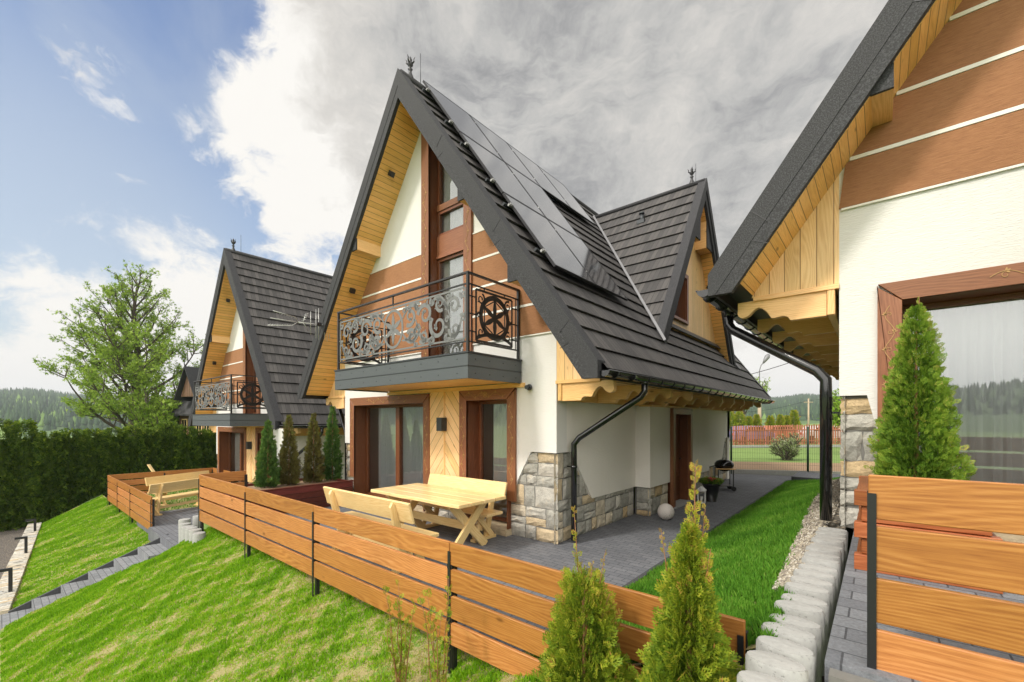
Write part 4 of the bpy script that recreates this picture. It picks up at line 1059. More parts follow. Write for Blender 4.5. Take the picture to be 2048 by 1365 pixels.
# ------------------------------------------------------------------ terrain
def lerp(x, xs, ys): return np.interp(x, xs, ys)
def sst(x, a, b): t = np.clip((x - a) / (b - a), 0, 1); return t * t * (3 - 2 * t)
G0X = [-22, -16.9, -10.2, -9.1, -8.2, -7.6, -7.2, -6.5, -6.2, .9, 2.0, 3.2, 3.5, 4.2, 9]
G0Z = [-1.05, -1.09, -1.12, -.97, -.98, -.86, -.74, -.36, -.28, -.27, .10, .64, .70, .62, .6]
GTX = [-22, -9.3, -8.2, -7.2, -4, 0, 4, 9]; GTZ = [-1.86, -1.86, -1.78, -1.66, -1.5, -1.32, -.5, -.3]
TYX = [-22, -19.3, -9.1, -7.4, 9]; TYY = [-4.25, -4.42, -5.28, -5.42, -5.5]
def wob(x, y, f=1.0): return np.sin(x * 1.7 * f + 1.3 * np.sin(y * 1.1 * f)) * np.cos(y * 2.3 * f + .7 * np.sin(x * .9 * f))
def bank(x, y):
    g0, gt, ty = lerp(x, G0X, G0Z), lerp(x, GTX, GTZ), lerp(x, TYX, TYY)
    t = (-2.93 - y) / (-2.93 - ty)
    z = g0 + (gt - g0) * np.clip(t, -0.2, 1.25)
    z = z + .06 * np.sin(np.clip(t, 0, 1) * math.pi) * (x > -8.3) + .018 * wob(x, y, 2.2) + .010 * wob(x + 3, y * 1.3, 6.0)
    return z
def ground_z(x, y):
    lvl = np.where(x < -7.25, -.86, np.where(x < 3.36, -.10, .40))
    lvl = lvl + sst(x, -17.4, -20.5) * -.75 + sst(x, -24, -60) * -9
    far = sst(y, 11.5, 16)
    flat = -.04 + sst(x, -24, -60) * -9
    back = lvl * (1 - far) + flat * far
    front = np.where(y < -5.3, lerp(x, GTX, GTZ) - .32 - sst(y, -9, -40) * 2, bank(x, y) - .14)
    front = front - .32 * (x > 3.39) * (y > -7)
    z = np.where(y < -2.7, front, back)
    return z
def grid_mesh(name, xs, ys, fz, m, kind='structure', smooth=True, label=None, z_shift=0.0):
    Xg, Yg = np.meshgrid(xs, ys); Z = fz(Xg, Yg) + z_shift
    v = np.stack([Xg.ravel(), Yg.ravel(), Z.ravel()], 1); nx, ny = len(xs), len(ys)
    i = np.arange(nx - 1)[None, :] + np.arange(ny - 1)[:, None] * nx; i = i.ravel()
    f = np.stack([i, i + 1, i + nx + 1, i + nx], 1)
    o = npmesh(name, v, f, np.full(len(f), .5), m)
    if smooth: o.data.polygons.foreach_set('use_smooth', [True] * len(f))
    tag(o, kind=kind); return o
xs = np.unique(np.concatenate([[-3000, -1500, -900, -500, -300, -200, -130, -90, -65, -50, -40, -34, -30, -27], np.arange(-25, 12, .5), [-7.27, -7.23, 3.34, 3.38], [13, 15, 20, 30, 50, 90, 150, 300, 600, 1200, 3000]]))
ys = np.unique(np.concatenate([[-3000, -1200, -600, -300, -150, -80, -50, -35, -25, -18, -13, -10, -8, -7], np.arange(-6, 18, .5), [-2.72, -2.68, -5.32, -5.28], [20, 25, 32, 45, 70, 110, 180, 300, 600, 1200, 3000]]))
grid_mesh('ground', xs, ys, ground_z, 'field', smooth=False)
def bank_part(name, x0, x1, step=.12):
    xs = np.arange(x0, x1 + .001, step); n = 26
    T = np.linspace(-.09, 1.02, n); Xg = np.repeat(xs[None, :], n, 0); ty = lerp(Xg, TYX, TYY)
    Yg = -2.93 + T[:, None] * (ty + 2.93); Z = bank(Xg, Yg)
    v = np.stack([Xg.ravel(), Yg.ravel(), Z.ravel()], 1); nx = len(xs)
    i = (np.arange(nx - 1)[None, :] + np.arange(n - 1)[:, None] * nx).ravel()
    f = np.stack([i, i + nx, i + nx + 1, i + 1], 1)
    o = npmesh(name, v, f, np.full(len(f), .5), 'turf_soil'); o.data.polygons.foreach_set('use_smooth', [True] * len(f)); tag(o, kind='structure')
bank_part('lawn_slope', -8.16, 3.41); bank_part('lawn_slope', -19.4, -9.12)
def slab(name, poly, z, m, th=.12, org=(0, 0)):
    b = MB(); b.prism([(x, y, z - th) for x, y in poly], (0, 0, th)); return tag(b.build(name, [m]), kind='structure')
slab('terrace', [(-7.0, -2.74), (1.5, -2.74), (1.5, 10.6), (2.3, 12.3), (-.6, 11.4), (-.3, 9.7), (-.3, .1), (-6.1, .1), (-7.0, .1)], 0, 'pavers', .15)
slab('terrace_kerb', [(1.5, -2.74), (1.56, -2.74), (1.56, 10.5), (1.5, 10.5)], .012, 'concrete_dark', .15)
slab('terrace', [(-12.4, -2.89), (-10.3, -2.89), (-10.2, -3.02), (-7.12, -3.02), (-7.12, 4), (-12.4, 4)], -.78, 'pavers', .3)
slab('terrace', [(3.54, -3.02), (9.0, -3.02), (9.0, .4), (3.54, .4)], .80, 'pavers_big', .10)
slab('terrace_kerb', [(3.56, -3.10), (9.0, -3.10), (9.0, -3.024), (3.56, -3.024)], .775, 'mortar', .25)
slab('soil_pit', [(3.40, -4.2), (3.9, -4.2), (3.9, -3.0), (3.53, -3.0), (3.53, .1), (3.40, .1)], .45, 'dark_soil', .2)
def strip_z(x, y):
    u = np.clip((x - 1.56) / 1.70, 0, 1)
    return -.02 + .76 * (u * .75 + .25 * u * u) * (1 - .62 * sst(y, 5.5, 10)) + .008 * wob(x, y, 4.)
grid_mesh('lawn_strip', np.linspace(1.56, 3.46, 20), np.linspace(-2.95, 10.45, 70), strip_z, 'turf_soil')
PEB = lambda y: 3.17 - .055 * np.clip(y + 2.0, 0, 5)
grid_mesh('pebble_strip', np.linspace(0, 1, 6), np.linspace(-2.0, 10.3, 60), lambda u, y: 0 * u, 'pebbles')
ps = bpy.data.objects['pebble_strip']
for v_ in ps.data.vertices:
    y_ = v_.co.y; x0_ = float(PEB(y_)); v_.co.x = x0_ + v_.co.x * (3.46 - x0_); v_.co.z = float(strip_z(v_.co.x, y_)) + .012
b = MB(); b.box(1.66, 4.2, 10.4, 12.1, -.05, .16); tag(b.build('paved_landing', ['pavers']), kind='structure')
slab('left_lawn', [(-17.2, -2.9), (-12.4, -2.9), (-12.4, 6), (-17.2, 6)], -.79, 'turf_soil', .1)
slab('gravel_yard', [(-24, -4.9), (-19.4, -4.62), (-9.1, -5.5), (-7.2, -5.64), (-4, -5.75), (-4, -12), (-30, -12)], -2.10, 'gravel', .1)
# camera-facing strips of soil and kerb on the neighbour's plot
AX = Vector((.76456527, .64454631, 0)); AD = Vector((-.64454631, .76456527, 0)); AO = Vector((CAM[0], CAM[1], 0))
def at(px, depth, z=0.0): return AO + AD * depth + AX * ((px - 1024) / 870 * depth) + Vector((0, 0, z))
b = MB(); b.face([at(1380, 16.2, -.012), at(1800, 15.6, -.012), at(1800, 19.0, -.012), at(1380, 20.5, -.012)]); tag(b.build('dirt_strip', ['bare_soil']), kind='structure')
b = MB(); b.beam(at(1330, 30.0, .06), at(1800, 31.5, .06), .18, .16); tag(b.build('kerb', ['concrete']), kind='structure')
# ------------------------------------------------------------------ steps down the bank
def steps():
    n = 6; y0 = -3.02; dy = .40; z0 = -.78; dz = .168
    b = MB((1, 0, 0))
    for i in range(n):
        z = z0 - dz * (i + 1); ya = y0 - dy * i
        b.box(-9.0, -7.95, ya - dy, ya, z - .3, z)
    tag(b.build('steps', ['step_pavers']), kind='structure')
    b = MB()
    ya, yb = -2.86, y0 - dy * (n - .25)
    b.prism([(-9.06, ya, -.76), (-9.06, yb, -1.77), (-9.06, yb, -2.2), (-9.06, ya, -1.5)], (.055, 0, 0))
    tag(b.build('step_kerb', ['concrete_dark']), kind='structure')
steps()
# ------------------------------------------------------------------ low stone wall and bollard lights
def stone_wall(name, pts, wd, z, label):
    b = MB((1, 0, 0)); rg = random.Random(5)
    for (x0, y0), (x1, y1) in zip(pts[:-1], pts[1:]):
        d = V(x1 - x0, y1 - y0, 0); L = d.length; d.normalize(); nn = V(-d.y, d.x, 0); s = 0
        while s < L - .01:
            w_ = min(rg.uniform(.16, .34), L - s); o = V(x0, y0, z) + d * s; zz_ = rg.uniform(-.012, .012)
            b.prism([tuple(o + d * .006 + V(0, 0, -.5)), tuple(o + d * (w_ - .004) + V(0, 0, -.5)), tuple(o + d * (w_ - .004) + nn * wd + V(0, 0, -.5)), tuple(o + d * .006 + nn * wd + V(0, 0, -.5))], (0, 0, .5 + zz_))
            s += w_
    o = b.build(name, ['split_stone'], origin=(pts[0][0], pts[0][1], z), bevel=.008); tag(o, label, 'wall'); return o
stone_wall('stone_wall', [(-9.25, -5.30), (-19.4, -4.40)], .34, -1.80, 'low pale split stone wall at the foot of the farther lawn slope')
stone_wall('stone_wall', [(-4.0, -5.66), (-9.15, -5.34)], -.34, -2.0, 'short lower piece of pale stone wall left of the near lawn slope')
def bollard(px, yb, yt, lab):
    # stands on the wall top
    dep = 870 * (CAM[2] + 1.80) / (yb - 841); p = at(px, dep, -1.80); h = (yb - yt) / 870 * dep
    t = thing('bollard_light', lab, 'bollard light', p, math.atan2(.9, -10.15), 'L-shaped lights on the stone wall')
    b = MB((0, 0, 1)); b.box(-.03, .03, -.03, .03, 0, h - .06); b.build('post', ['black_paint'], t)
    b = MB(); b.box(-.03, .03, -.03, .21, h - .06, h); b.build('lamp_head', ['black_paint'], t, bevel=.004)
    b = MB(); b.box(-.02, .02, .05, .19, h - .066, h - .058); b.build('diffuser', ['white_paint'], t)
bollard(21, 1184, 1136, 'black L-shaped light, nearest and biggest on the stone wall')
bollard(52, 1106, 1073, 'black L-shaped light, middle one on the stone wall')
bollard(70, 1063, 1038, 'black L-shaped light nearest the hedge on the stone wall')
# ------------------------------------------------------------------ slat fences
def fence(name, label, segs, ztop_, ground, fw=.015, bw=.022):
    """segs: list of (p, q, [post fractions]) in XY; four boards each bay"""
    t = thing(name, label, 'fence', (segs[0][0][0], segs[0][0][1], 0)); o0 = Vector(t.location)
    for (p, q, fr) in segs:
        p, q = V(p[0], p[1], 0), V(q[0], q[1], 0); d = (q - p); L = d.length; d.normalize(); nn = V(-d.y, d.x, 0)
        for i, (a, b_) in enumerate(zip(fr[:-1], fr[1:])):
            m = MB(d)
            for k in range(4):
                z1 = ztop_ - k * .2286; z0 = z1 - .195; s0 = p + d * (a * L + .004) - o0; s1 = p + d * (b_ * L - .004) - o0
                j = rnd.uniform(-.003, .003)
                m.prism([(s0.x, s0.y, z0 + j), (s1.x, s1.y, z0 + j), (s1.x, s1.y, z1 + j), (s0.x, s0.y, z1 + j)], nn * -.028, g=d, uo=(rnd.uniform(0, 50), rnd.uniform(0, 50)))
            m.build('board_panel', ['fence_board'], t, bevel=.004)
        for i, a in enumerate(fr):
            c = p + d * (a * L) - o0; c = c + d * (bw if i == 0 else (-bw if i == len(fr) - 1 else 0))
            g = ground(c.x + o0.x, c.y + o0.y) - .1; m = MB((0, 0, 1))
            c2 = c + nn * .022
            m.prism([tuple(c2 + d * sx * bw + nn * sy * .020 + V(0, 0, g)) for sx, sy in ((-1, -1), (1, -1), (1, 1), (-1, 1))], (0, 0, ztop_ - .075 - g))
            # flange in front between boards
            c3 = c - nn * .034
            m.prism([tuple(c3 + d * sx * fw + nn * sy * .004 + V(0, 0, g)) for sx, sy in ((-1, -1), (1, -1), (1, 1), (-1, 1))], (0, 0, ztop_ - .08 - g))
            for k in range(3 if 0 < i < len(fr) - 1 else 0):
                zz_ = ztop_ - .195 - k * .2286 - .017; m.prism([tuple(c + d * sx * .03 + nn * sy * .016 - nn * .014 + V(0, 0, zz_ - .02)) for sx, sy in ((-1, -1), (1, -1), (1, 1), (-1, 1))], (0, 0, .04))
            m.build('post', ['black_paint'], t)
    return t
L_ = 3.20 + 6.26
fr = [0, (6.26 - 3.84) / L_, (6.26 - 1.58) / L_, (6.26 + .91) / L_, 1.0]
fence('slat_fence', 'long orange stained slat fence in front of the middle chalet terrace', [((-6.26, -2.93), (3.20, -2.93), fr), ((-6.28, -2.12), (-6.28, -2.93), [0, 1])], .855, lambda x, y: float(bank(x, y)) if y < -2.8 else 0)
fence('slat_fence', 'orange slat fence with large knots at the bottom right corner', [((3.69, -2.93), (6.1, -2.93), [0, 1]), ((6.1, -2.93), (8.5, -2.93), [0, 1])], 1.656, lambda x, y: -.3, .016, .016)
fence('slat_fence', 'small looking slat fence enclosing the left chalet terrace, near the hedge', [((-16.9, -2.93), (-10.25, -2.93), [0, .29, .60, 1]), ((-16.92, .2), (-16.92, -2.93), [0, .5, 1]), ((-16.9, .22), (-14.9, .22), [0, 1])], -.02, lambda x, y: float(bank(x, y)) if y < -2.8 else -.8)
# ------------------------------------------------------------------ palisade logs
def log_proto(h, D=.205):
    m = MB((0, 0, 1)); r_ = D / 2; n = 20
    pr = [(r_, -h), (r_, -.020), (r_ * .93, -.004)]; pr2 = [(r_ * .93, -.004), (r_ * .5, .000), (0.0, .001)]
    m.lathe((0, 0, 0), pr, n, smooth=True); m.lathe((0, 0, 0.0004), pr2, n, smooth=False); return m
def logs(pts, h, label, group, seed, oval=(1, 1, 1)):
    proto = log_proto(h); first = None; rg = random.Random(seed)
    for i, (x, y, z) in enumerate(pts):
        if first is None:
            first = proto.build('palisade_log', ['concrete']); first.scale = oval; o = first
        else: o = first.copy(); COL.objects.link(o)
        if i % 3 == 1 and False: pass
        o.location = (x + rg.uniform(-.006, .006), y, z + (i % 2) * .008 + rg.uniform(-.008, .008)); o.rotation_euler = (rg.uniform(-.02, .02), rg.uniform(-.02, .02), rg.uniform(-.08, .08)); tag(o, label, 'palisade log', group)
logs([(3.375, .0 - i * .187, .80) for i in range(22)], .95, 'grey round concrete log in the palisade beside the green lawn strip', 'concrete palisade along the lawn strip', 3, (1.22, .70, 1))
logs([(-7.22, -2.72, -.10), (-7.10, -2.99, -.13), (-6.84, -3.04, -.15), (-6.58, -3.06, -.18), (-6.36, -3.05, -.16), (-6.14, -3.04, -.17), (-5.92, -3.04, -.18)], .75, 'grey round concrete log at the fence corner above the steps', 'concrete logs at the fence corner', 4)
# ------------------------------------------------------------------ furniture
def table_set_table(loc, rz, label):
    t = thing('picnic_table', label, 'table', loc, rz)
    L, W = 2.12, .98
    m = MB((1, 0, 0)); rg = random.Random(3); n = 4; pw = W / n
    for i in range(n):
        y0, y1 = -W / 2 + i * pw + .004, -W / 2 + (i + 1) * pw - .004
        if i == 0:
            pts = [(-L / 2 + L * k / 10, y0 + .02 * math.sin(k * 1.3) * .7) for k in range(11)] + [(L / 2, y1), (-L / 2, y1)]
        elif i == n - 1:
            pts = [(-L / 2, y0), (L / 2, y0)] + [(L / 2 - L * k / 10, y1 + .014 * math.sin(k * 1.1)) for k in range(11)]
        else: pts = [(-L / 2, y0), (L / 2, y0), (L / 2, y1), (-L / 2, y1)]
        m.prism([(x, y, .71) for x, y in pts], (0, 0, .052), uo=(rg.uniform(0, 9), rg.uniform(0, 9)))
    m.build('tabletop', ['pine_pale'], t, bevel=.006)
    for x in (-.74, .74):
        for q, o in ((1, 0), (-1, .03)):
            m = MB(); m.beam((x + o * 1.0, q * -.34, .71), (x + o, q * .36, .0), .045, .125, up=(0, 0, 1)); m.build('leg', ['pine_pale'], t, bevel=.004)
        m = MB(); m.box(x - .02, x + .06, -.40, .40, .665, .71, g=(0, 1, 0)); m.build('cleat', ['pine_pale'], t)
    m = MB((1, 0, 0)); m.box(-.74, .76, -.016, .016, .28, .40); m.build('stretcher', ['pine_pale'], t, bevel=.004)
    return t
def bench(loc, rz, label, L=1.95, group=None):
    t = thing('garden_bench', label, 'bench', loc, rz, group)
    m = MB((1, 0, 0)); m.box(-L / 2, L / 2, -.19, -.01, .42, .465, uo=(3, 1)); m.box(-L / 2, L / 2, -.004, .17, .42, .465, uo=(1, 5)); m.build('seat', ['pine_pale'], t, bevel=.005)
    m = MB((1, 0, 0)); m.prism([(-L / 2, .185, .655), (-L / 2, .255, .91), (-L / 2, .29, .90), (-L / 2, .22, .645)], (L, 0, 0)); m.build('backrest', ['pine_pale'], t, bevel=.006)
    for x in (-L / 2 + .3, L / 2 - .3):
        m = MB((0, 0, 1)); m.prism([(x - .022, .06, .04), (x - .022, .16, .04), (x - .022, .345, .83), (x - .022, .31, .89), (x - .022, .25, .84)], (.044, 0, 0)); m.build('back_post', ['pine_pale'], t, bevel=.003)
        m = MB(); m.beam((x + .04, -.15, .42), (x + .04, .20, .04), .04, .09); m.build('leg', ['pine_pale'], t, bevel=.003)
        m = MB(); m.beam((x + .0, .05, .42), (x + .0, -.16, .04), .04, .09); m.build('leg', ['pine_pale'], t, bevel=.003)
        m = MB((0, 1, 0)); m.box(x - .03, x + .07, -.22, .27, 0, .045); m.build('foot', ['pine_pale'], t, bevel=.003)
    m = MB((1, 0, 0)); m.box(-L / 2 + .3, L / 2 - .3, -.01, .02, .14, .21); m.build('stretcher', ['pine_pale'], t)
    return t
table_set_table((-1.62, -1.0, 0), 0, 'varnished pale pine table with crossed legs on the middle terrace')
bench((-1.76, -.48, 0), 0, 'pale pine bench behind the table, against the chalet windows', 1.9)
bench((-1.60, -2.02, 0), math.pi, 'pale pine bench between the table and the long slat fence', 2.1)
bench((-12.25, -1.95, -.78), R(115) + math.pi, 'small looking pale bench in the left enclosure, nearer of its pair', 2.0)
bench((-13.75, -1.45, -.78), R(115), 'small looking pale bench in the left enclosure, farther of its pair', 2.1)
b = MB(); b.beam(at(322, 17.4, -.60), at(297, 17.4, .13), .04, .12, up=AD); tag(b.build('leaning_plank', ['pine_pale'], origin=at(322, 17.4, -.8)), 'small pine plank leaning up behind the left fence by the hedge', 'plank')
# ball, lantern, pot, grill
m = MB(); m.lathe((0, 0, .155), [(.155 * math.sin(math.pi * i / 14), -.155 * math.cos(math.pi * i / 14)) for i in range(15)], 24); o = m.build('garden_ball', ['stone_ball']); o.location = (.62, 2.78, 0); tag(o, 'cream speckled round ball on the paving by the stone plinth', 'ball lamp')
t = thing('lantern', 'small white house-shaped lantern beside the black flower pot', 'lantern', (.62, 4.98, 0), .2)
m = MB((0, 0, 1)); m.box(-.08, .08, -.08, .08, 0, .03); m.box(-.08, .08, -.08, .08, .27, .29)
for sx in (-1, 1):
    for sy in (-1, 1): m.box(sx * .075 - .009, sx * .075 + .009, sy * .075 - .009, sy * .075 + .009, .03, .27)
m.build('frame', ['white_paint'], t)
m = MB(); m.prism([(-.095, -.095, .29), (.095, -.095, .29), (.095, .095, .29), (-.095, .095, .29)], (0, 0, .012)); m.lathe((0, 0, .30), [(.11, 0), (.03, .08), (.0, .085)], 4, smooth=False); m.build('lid', ['white_paint'], t)
m = MB(); m.tube([(0, 0, .03), (0, 0, .15)], .03, 12); m.build('candle', ['white_paint'], t)
t = thing('flower_pot', 'tall black pot with red flowers between the lantern and the grill', 'flower pot', (.72, 5.36, 0))
m = MB(); m.lathe((0, 0, 0), [(0, 0), (.12, 0), (.185, .38), (.205, .385), (.205, .43), (.185, .43), (.17, .38), (0, .38)], 24); m.build('pot', ['black_paint'], t)
t2 = thing('kettle_grill', 'black kettle barbecue with wooden side shelf against the chalet wall', 'barbecue', (.50, 7.35, 0), .5)
m = MB(); m.lathe((0, 0, .62), [(0, -.12), (.10, -.10), (.20, -.03), (.235, .03), (.24, .05)], 24); m.build('bowl', ['enamel_black'], t2)
m = MB(); m.lathe((0, 0, .675), [(.245, 0), (.24, .05), (.19, .115), (.10, .15), (0, .155)], 24); m.tube([(-.05, 0, .83), (-.05, 0, .87), (.05, 0, .87), (.05, 0, .83)], .008, 6); m.build('lid', ['enamel_black'], t2)
m = MB()
for sx in (-1, 1):
    for sy in (-1, 1): m.box(sx * .19 - .01, sx * .19 + .01, sy * .17 - .01, sy * .17 + .01, .0 if sx < 0 else .06, .60)
m.box(-.2, .2, -.18, .18, .12, .13); m.box(-.2, .2, -.18, -.165, .585, .60); m.box(-.2, .2, .165, .18, .585, .60)
m.build('stand', ['black_paint'], t2)
for sy in (-1, 1): m = MB(); m.tube([(.19, sy * .2 - .02, .06), (.19, sy * .2 + .02, .06)], .06, 14); m.build('wheel', ['rubber_black'], t2)
m = MB((1, 0, 0)); m.box(-.26, .22, -.30, -.19, .585, .605); m.build('side_shelf', ['pine_beam'], t2)
# ------------------------------------------------------------------ planters
t = thing('wooden_planter', 'dark red wooden planter box with four slim conifers', 'planter', (-6.2, -1.3, 0))
m = MB((0, 1, 0))
for k in range(4):
    z0 = .005 + k * .125; m.box(.66, .69, -1.12, 1.12, z0, z0 + .118, uo=(k * 7, k)); m.box(-.72, .66, -1.14, -1.11, z0, z0 + .118, g=(1, 0, 0)); m.box(-.72, .66, 1.11, 1.14, z0, z0 + .118, g=(1, 0, 0)); m.box(-.75, -.72, -1.12, 1.12, z0, z0 + .118)
m.box(.62, .70, -1.14, 1.14, .50, .525)
m.build('box', ['red_planter'], t, bevel=.004)
m = MB(); m.box(-.72, .66, -1.11, 1.11, .3, .44); m.build('soil', ['bare_soil'], t)
t = thing('wooden_planter', 'reddish planter of stacked planks under the big conifer at right', 'planter', (3.96, -.82, .8))
m = MB((1, 0, 0))
for k in range(5):
    z0 = .0 + k * .118; e = .03 if k % 2 == 0 else -.012
    m.box(-.34 - e, .34 + e, -.54 - e * .6, -.47, z0, z0 + .112, uo=(k * 5, k)); m.box(-.34 - e, .34 + e, .47, .54, z0, z0 + .112)
    m.box(-.34 - e * .6, -.28, -.47, .47, z0, z0 + .112, g=(0, 1, 0)); m.box(.28, .34 + e * .6, -.47, .47, z0, z0 + .112, g=(0, 1, 0))
m.build('box', ['red_log'], t, bevel=.004)
m = MB(); m.box(-.28, .28, -.47, .47, .4, .53); m.build('soil', ['bare_soil'], t)
# ------------------------------------------------------------------ aerial on the left eave of the middle chalet
t = thing('tv_antenna', 'silver television aerial sticking out left of the middle balcony', 'antenna', (-6.0, -.15, 4.1))
def yagi():
    m = MB(); m.tube([(.02, -.20, -.06), (.02, -.20, .06), (.0, -.32, .10), (.0, -.42, .06), (0, -.50, -.02)], .018, 8); m.build('bracket', ['aluminium'], t)
    m = MB(); m.tube([(0, -.15, .0), (0, -1.05, -.05)], .009, 6)
    for dz, dx in ((.13, .10), (0, 0), (-.13, -.10)): m.tube([(0, -1.05, -.05), (dx, -1.15, -.05 + dz * .6), (dx * 1.4, -1.62, -.06 + dz)], .007, 6)
    m.tube([(0, -.95, -.04), (.0, -.88, .17)], .006, 6); m.tube([(0, -.95, -.04), (.0, -.82, -.20)], .006, 6); m.build('boom', ['aluminium'], t)
    m = MB()
    for y, h in ((-.34, .30), (-.40, .36), (-.46, .34), (-.60, .36), (-.66, .33), (-.78, .26)): m.tube([(.01, y, -h - .02), (.01, y, h - .02)], .006, 5)
    for k in range(4): m.tube([(-.10, -.93 + k * .018, .02 + k * .045), (.10, -.93 + k * .018, .02 + k * .045)], .005, 5)
    for k in range(9):
        y = -1.18 - k * .05
        for dz, dx in ((.10, .11), (0, 0), (-.10, -.11)): m.tube([(dx - .03, y, -.055 + dz * (.6 + k * .06)), (dx + .03, y, -.055 + dz * (.6 + k * .06))], .004, 4)
    m.build('elements', ['aluminium'], t)
    m = MB(); m.box(-.03, .03, -.64, -.54, -.06, .02); m.build('junction_box', ['black_paint'], t)
yagi()
# ------------------------------------------------------------------ fences, poles and lamps beyond
def mesh_fence():
    P0, P1 = V(-2.6, 10.18, 0), V(6.0, 14.6, 0); d = P1 - P0; L = d.length; d.normalize()
    t = thing('mesh_fence', 'dark green wire mesh fence behind the chalets', 'fence', P0)
    m = MB()
    for i in range(int(L / .055)):
        p = d * (i * .055); m.prism([tuple(p + V(-.0022, -.0022, .12)), tuple(p + V(.0022, -.0022, .12)), tuple(p + V(.0022, .0022, .12)), tuple(p + V(-.0022, .0022, .12))], (0, 0, 1.45), caps=False)
    for z in np.arange(.15, 1.6, .2): m.beam((0, 0, z), tuple(d * L + V(0, 0, z)), .005, .005)
    m.build('wire_mesh', ['rail_dgreen'], t)
    for f in (.02, .27, .52, .80, .99):
        m = MB(); p = d * (L * f); m.tube([tuple(p), tuple(p + V(0, 0, 1.68))], .035, 8); m.build('post', ['rail_dgreen'], t)
    b = MB(); b.beam(P0 + V(0, 0, .03) - d, P1 + V(0, 0, .03), .06, .26, up=(0, 0, 1)); tag(b.build('fence_kerb', ['concrete']), kind='structure')

simple('rail_dgreen', (.02, .06, .035), .4, .1, 20, .05)
mesh_fence()
def picket():
    A, B = at(1300, 31.0), at(1800, 32.8); d = B - A; L = d.length; d.normalize()
    t = thing('picket_fence', 'reddish brown picket fence at the end of the neighbouring lawn', 'fence', A)
    m = MB((0, 0, 1))
    for i in range(int(L / .19)):
        p = d * (i * .19); h = 1.38 + .35 * (i * .19 / L) + rnd.uniform(-.03, .03)
        m.prism([tuple(p - d * .055 + V(0, 0, .1)), tuple(p + d * .055 + V(0, 0, .1)), tuple(p + d * .055 + V(0, 0, h - .05)), tuple(p + V(0, 0, h)), tuple(p - d * .055 + V(0, 0, h - .05))], (.02, .02, 0))
    m.build('pickets', ['picket_wood'], t)
    m = MB(d)
    for z in (.35, 1.1): m.beam(tuple(V(0, 0, z)), tuple(d * L + V(0, 0, z * 1.15)), .05, .07)
    m.build('rails', ['picket_wood'], t)
picket()
def pole(px, dep, ztop_, lab, r=.13, lamp=False, name='utility_pole'):
    p = at(px, dep, 0); t = thing(name, lab, 'street lamp' if lamp else 'pole', p)
    m = MB((0, 0, 1)); m.tube([(0, 0, 0), (0, 0, ztop_)], [r * 1.15, r * .85], 10); m.build('pole', ['pole_wood'], t)
    if lamp:
        m = MB(); m.tube([(0, 0, ztop_ - .8), (0, 0, ztop_ + 2.2), tuple(AX * .15 + V(0, 0, ztop_ + 2.7)), tuple(AX * .35 + V(0, 0, ztop_ + 2.95))], .045, 8); m.build('arm', ['zinc'], t)
        m = MB(); c = AX * .35 + V(0, 0, ztop_ + 2.9); dr = (AX * .45 + V(0, 0, .7)).normalized()
        m.tube([tuple(c), tuple(c + dr * .3), tuple(c + dr * .75), tuple(c + dr * 1.0)], [.07, .16, .24, .14], 10); m.build('lamp_head', ['zinc'], t)
    else:
        m = MB(); m.beam(tuple(AX * -.5 + V(0, 0, ztop_ - .4)), tuple(AX * .5 + V(0, 0, ztop_ - .4)), .08, .08); m.build('crossarm', ['pole_wood'], t)
pole(1519, 42, 4.5, 'street lamp on a pale pole seen between the two chalets', .17, True, 'street_lamp')
pole(1617, 48, 4.3, 'thin pale utility pole in front of the forested hill at right', .09)
pole(1481, 50, 2.9, 'short looking pale pole just right of the middle chalet corner', .09)
def wire(a, b, sag, r, lab):
    m = MB(); a, b = Vector(a), Vector(b); m.tube([tuple(a.lerp(b, i / 10) - V(0, 0, sag * 4 * (i / 10) * (1 - i / 10))) for i in range(11)], r, 4, caps=False)
    o = m.build('power_line', ['black_paint'], origin=a); tag(o, lab, 'power line')
wire(at(1440, 40, 5.5), at(1700, 36, 8.6), .35, .028, 'thick overhead cable passing behind the street lamp')
wire(at(1481, 50, 2.8), at(1617, 48, 4.1), .25, .016, 'thin overhead wire low above the forested hill, left span')
wire(at(1617, 48, 4.1), at(1760, 40, 5.0), .25, .016, 'thin overhead wire low above the forested hill, right span')
def car(px, dep, ang, m_, lab):
    t = thing('parked_car', lab, 'car', at(px, dep, 0), ang, 'cars parked behind the picket fence')
    pr = [(-2.05, .35), (-2.1, .75), (-1.95, .95), (-1.2, 1.02), (-.75, 1.42), (.75, 1.45), (1.45, 1.0), (2.05, .85), (2.1, .4)]
    m = MB(); m.prism([(x, -.82, z) for x, z in pr], (0, 1.64, 0)); m.build('body', [m_], t, bevel=.06)
    for x in (-1.3, 1.3):
        for y in (-.84, .74):
            m = MB(); m.tube([(x, y, .32), (x, y + .1, .32)], .32, 16); m.build('wheel', ['rubber_black'], t)
    for y in (-.828, .815): m = MB(); m.prism([(-1.05, y, 1.02), (-.7, y, 1.36), (.68, y, 1.38), (1.2, y, 1.02)], (0, .013, 0)); m.build('side_window', ['enamel_black'], t)
    m = MB(); m.box(-2.11, -2.04, -.75, -.45, .7, .9); m.build('tail_light', ['tail_lamp'], t)
car(1495, 35.5, 1.0, 'car_violet', 'violet car half hidden behind the picket fence, leftmost')
car(1552, 37.5, .75, 'car_orange', 'orange car behind the picket fence, middle of three')
car(1640, 37, .70, 'car_white', 'whitish car behind the picket fence nearest the black pipe')
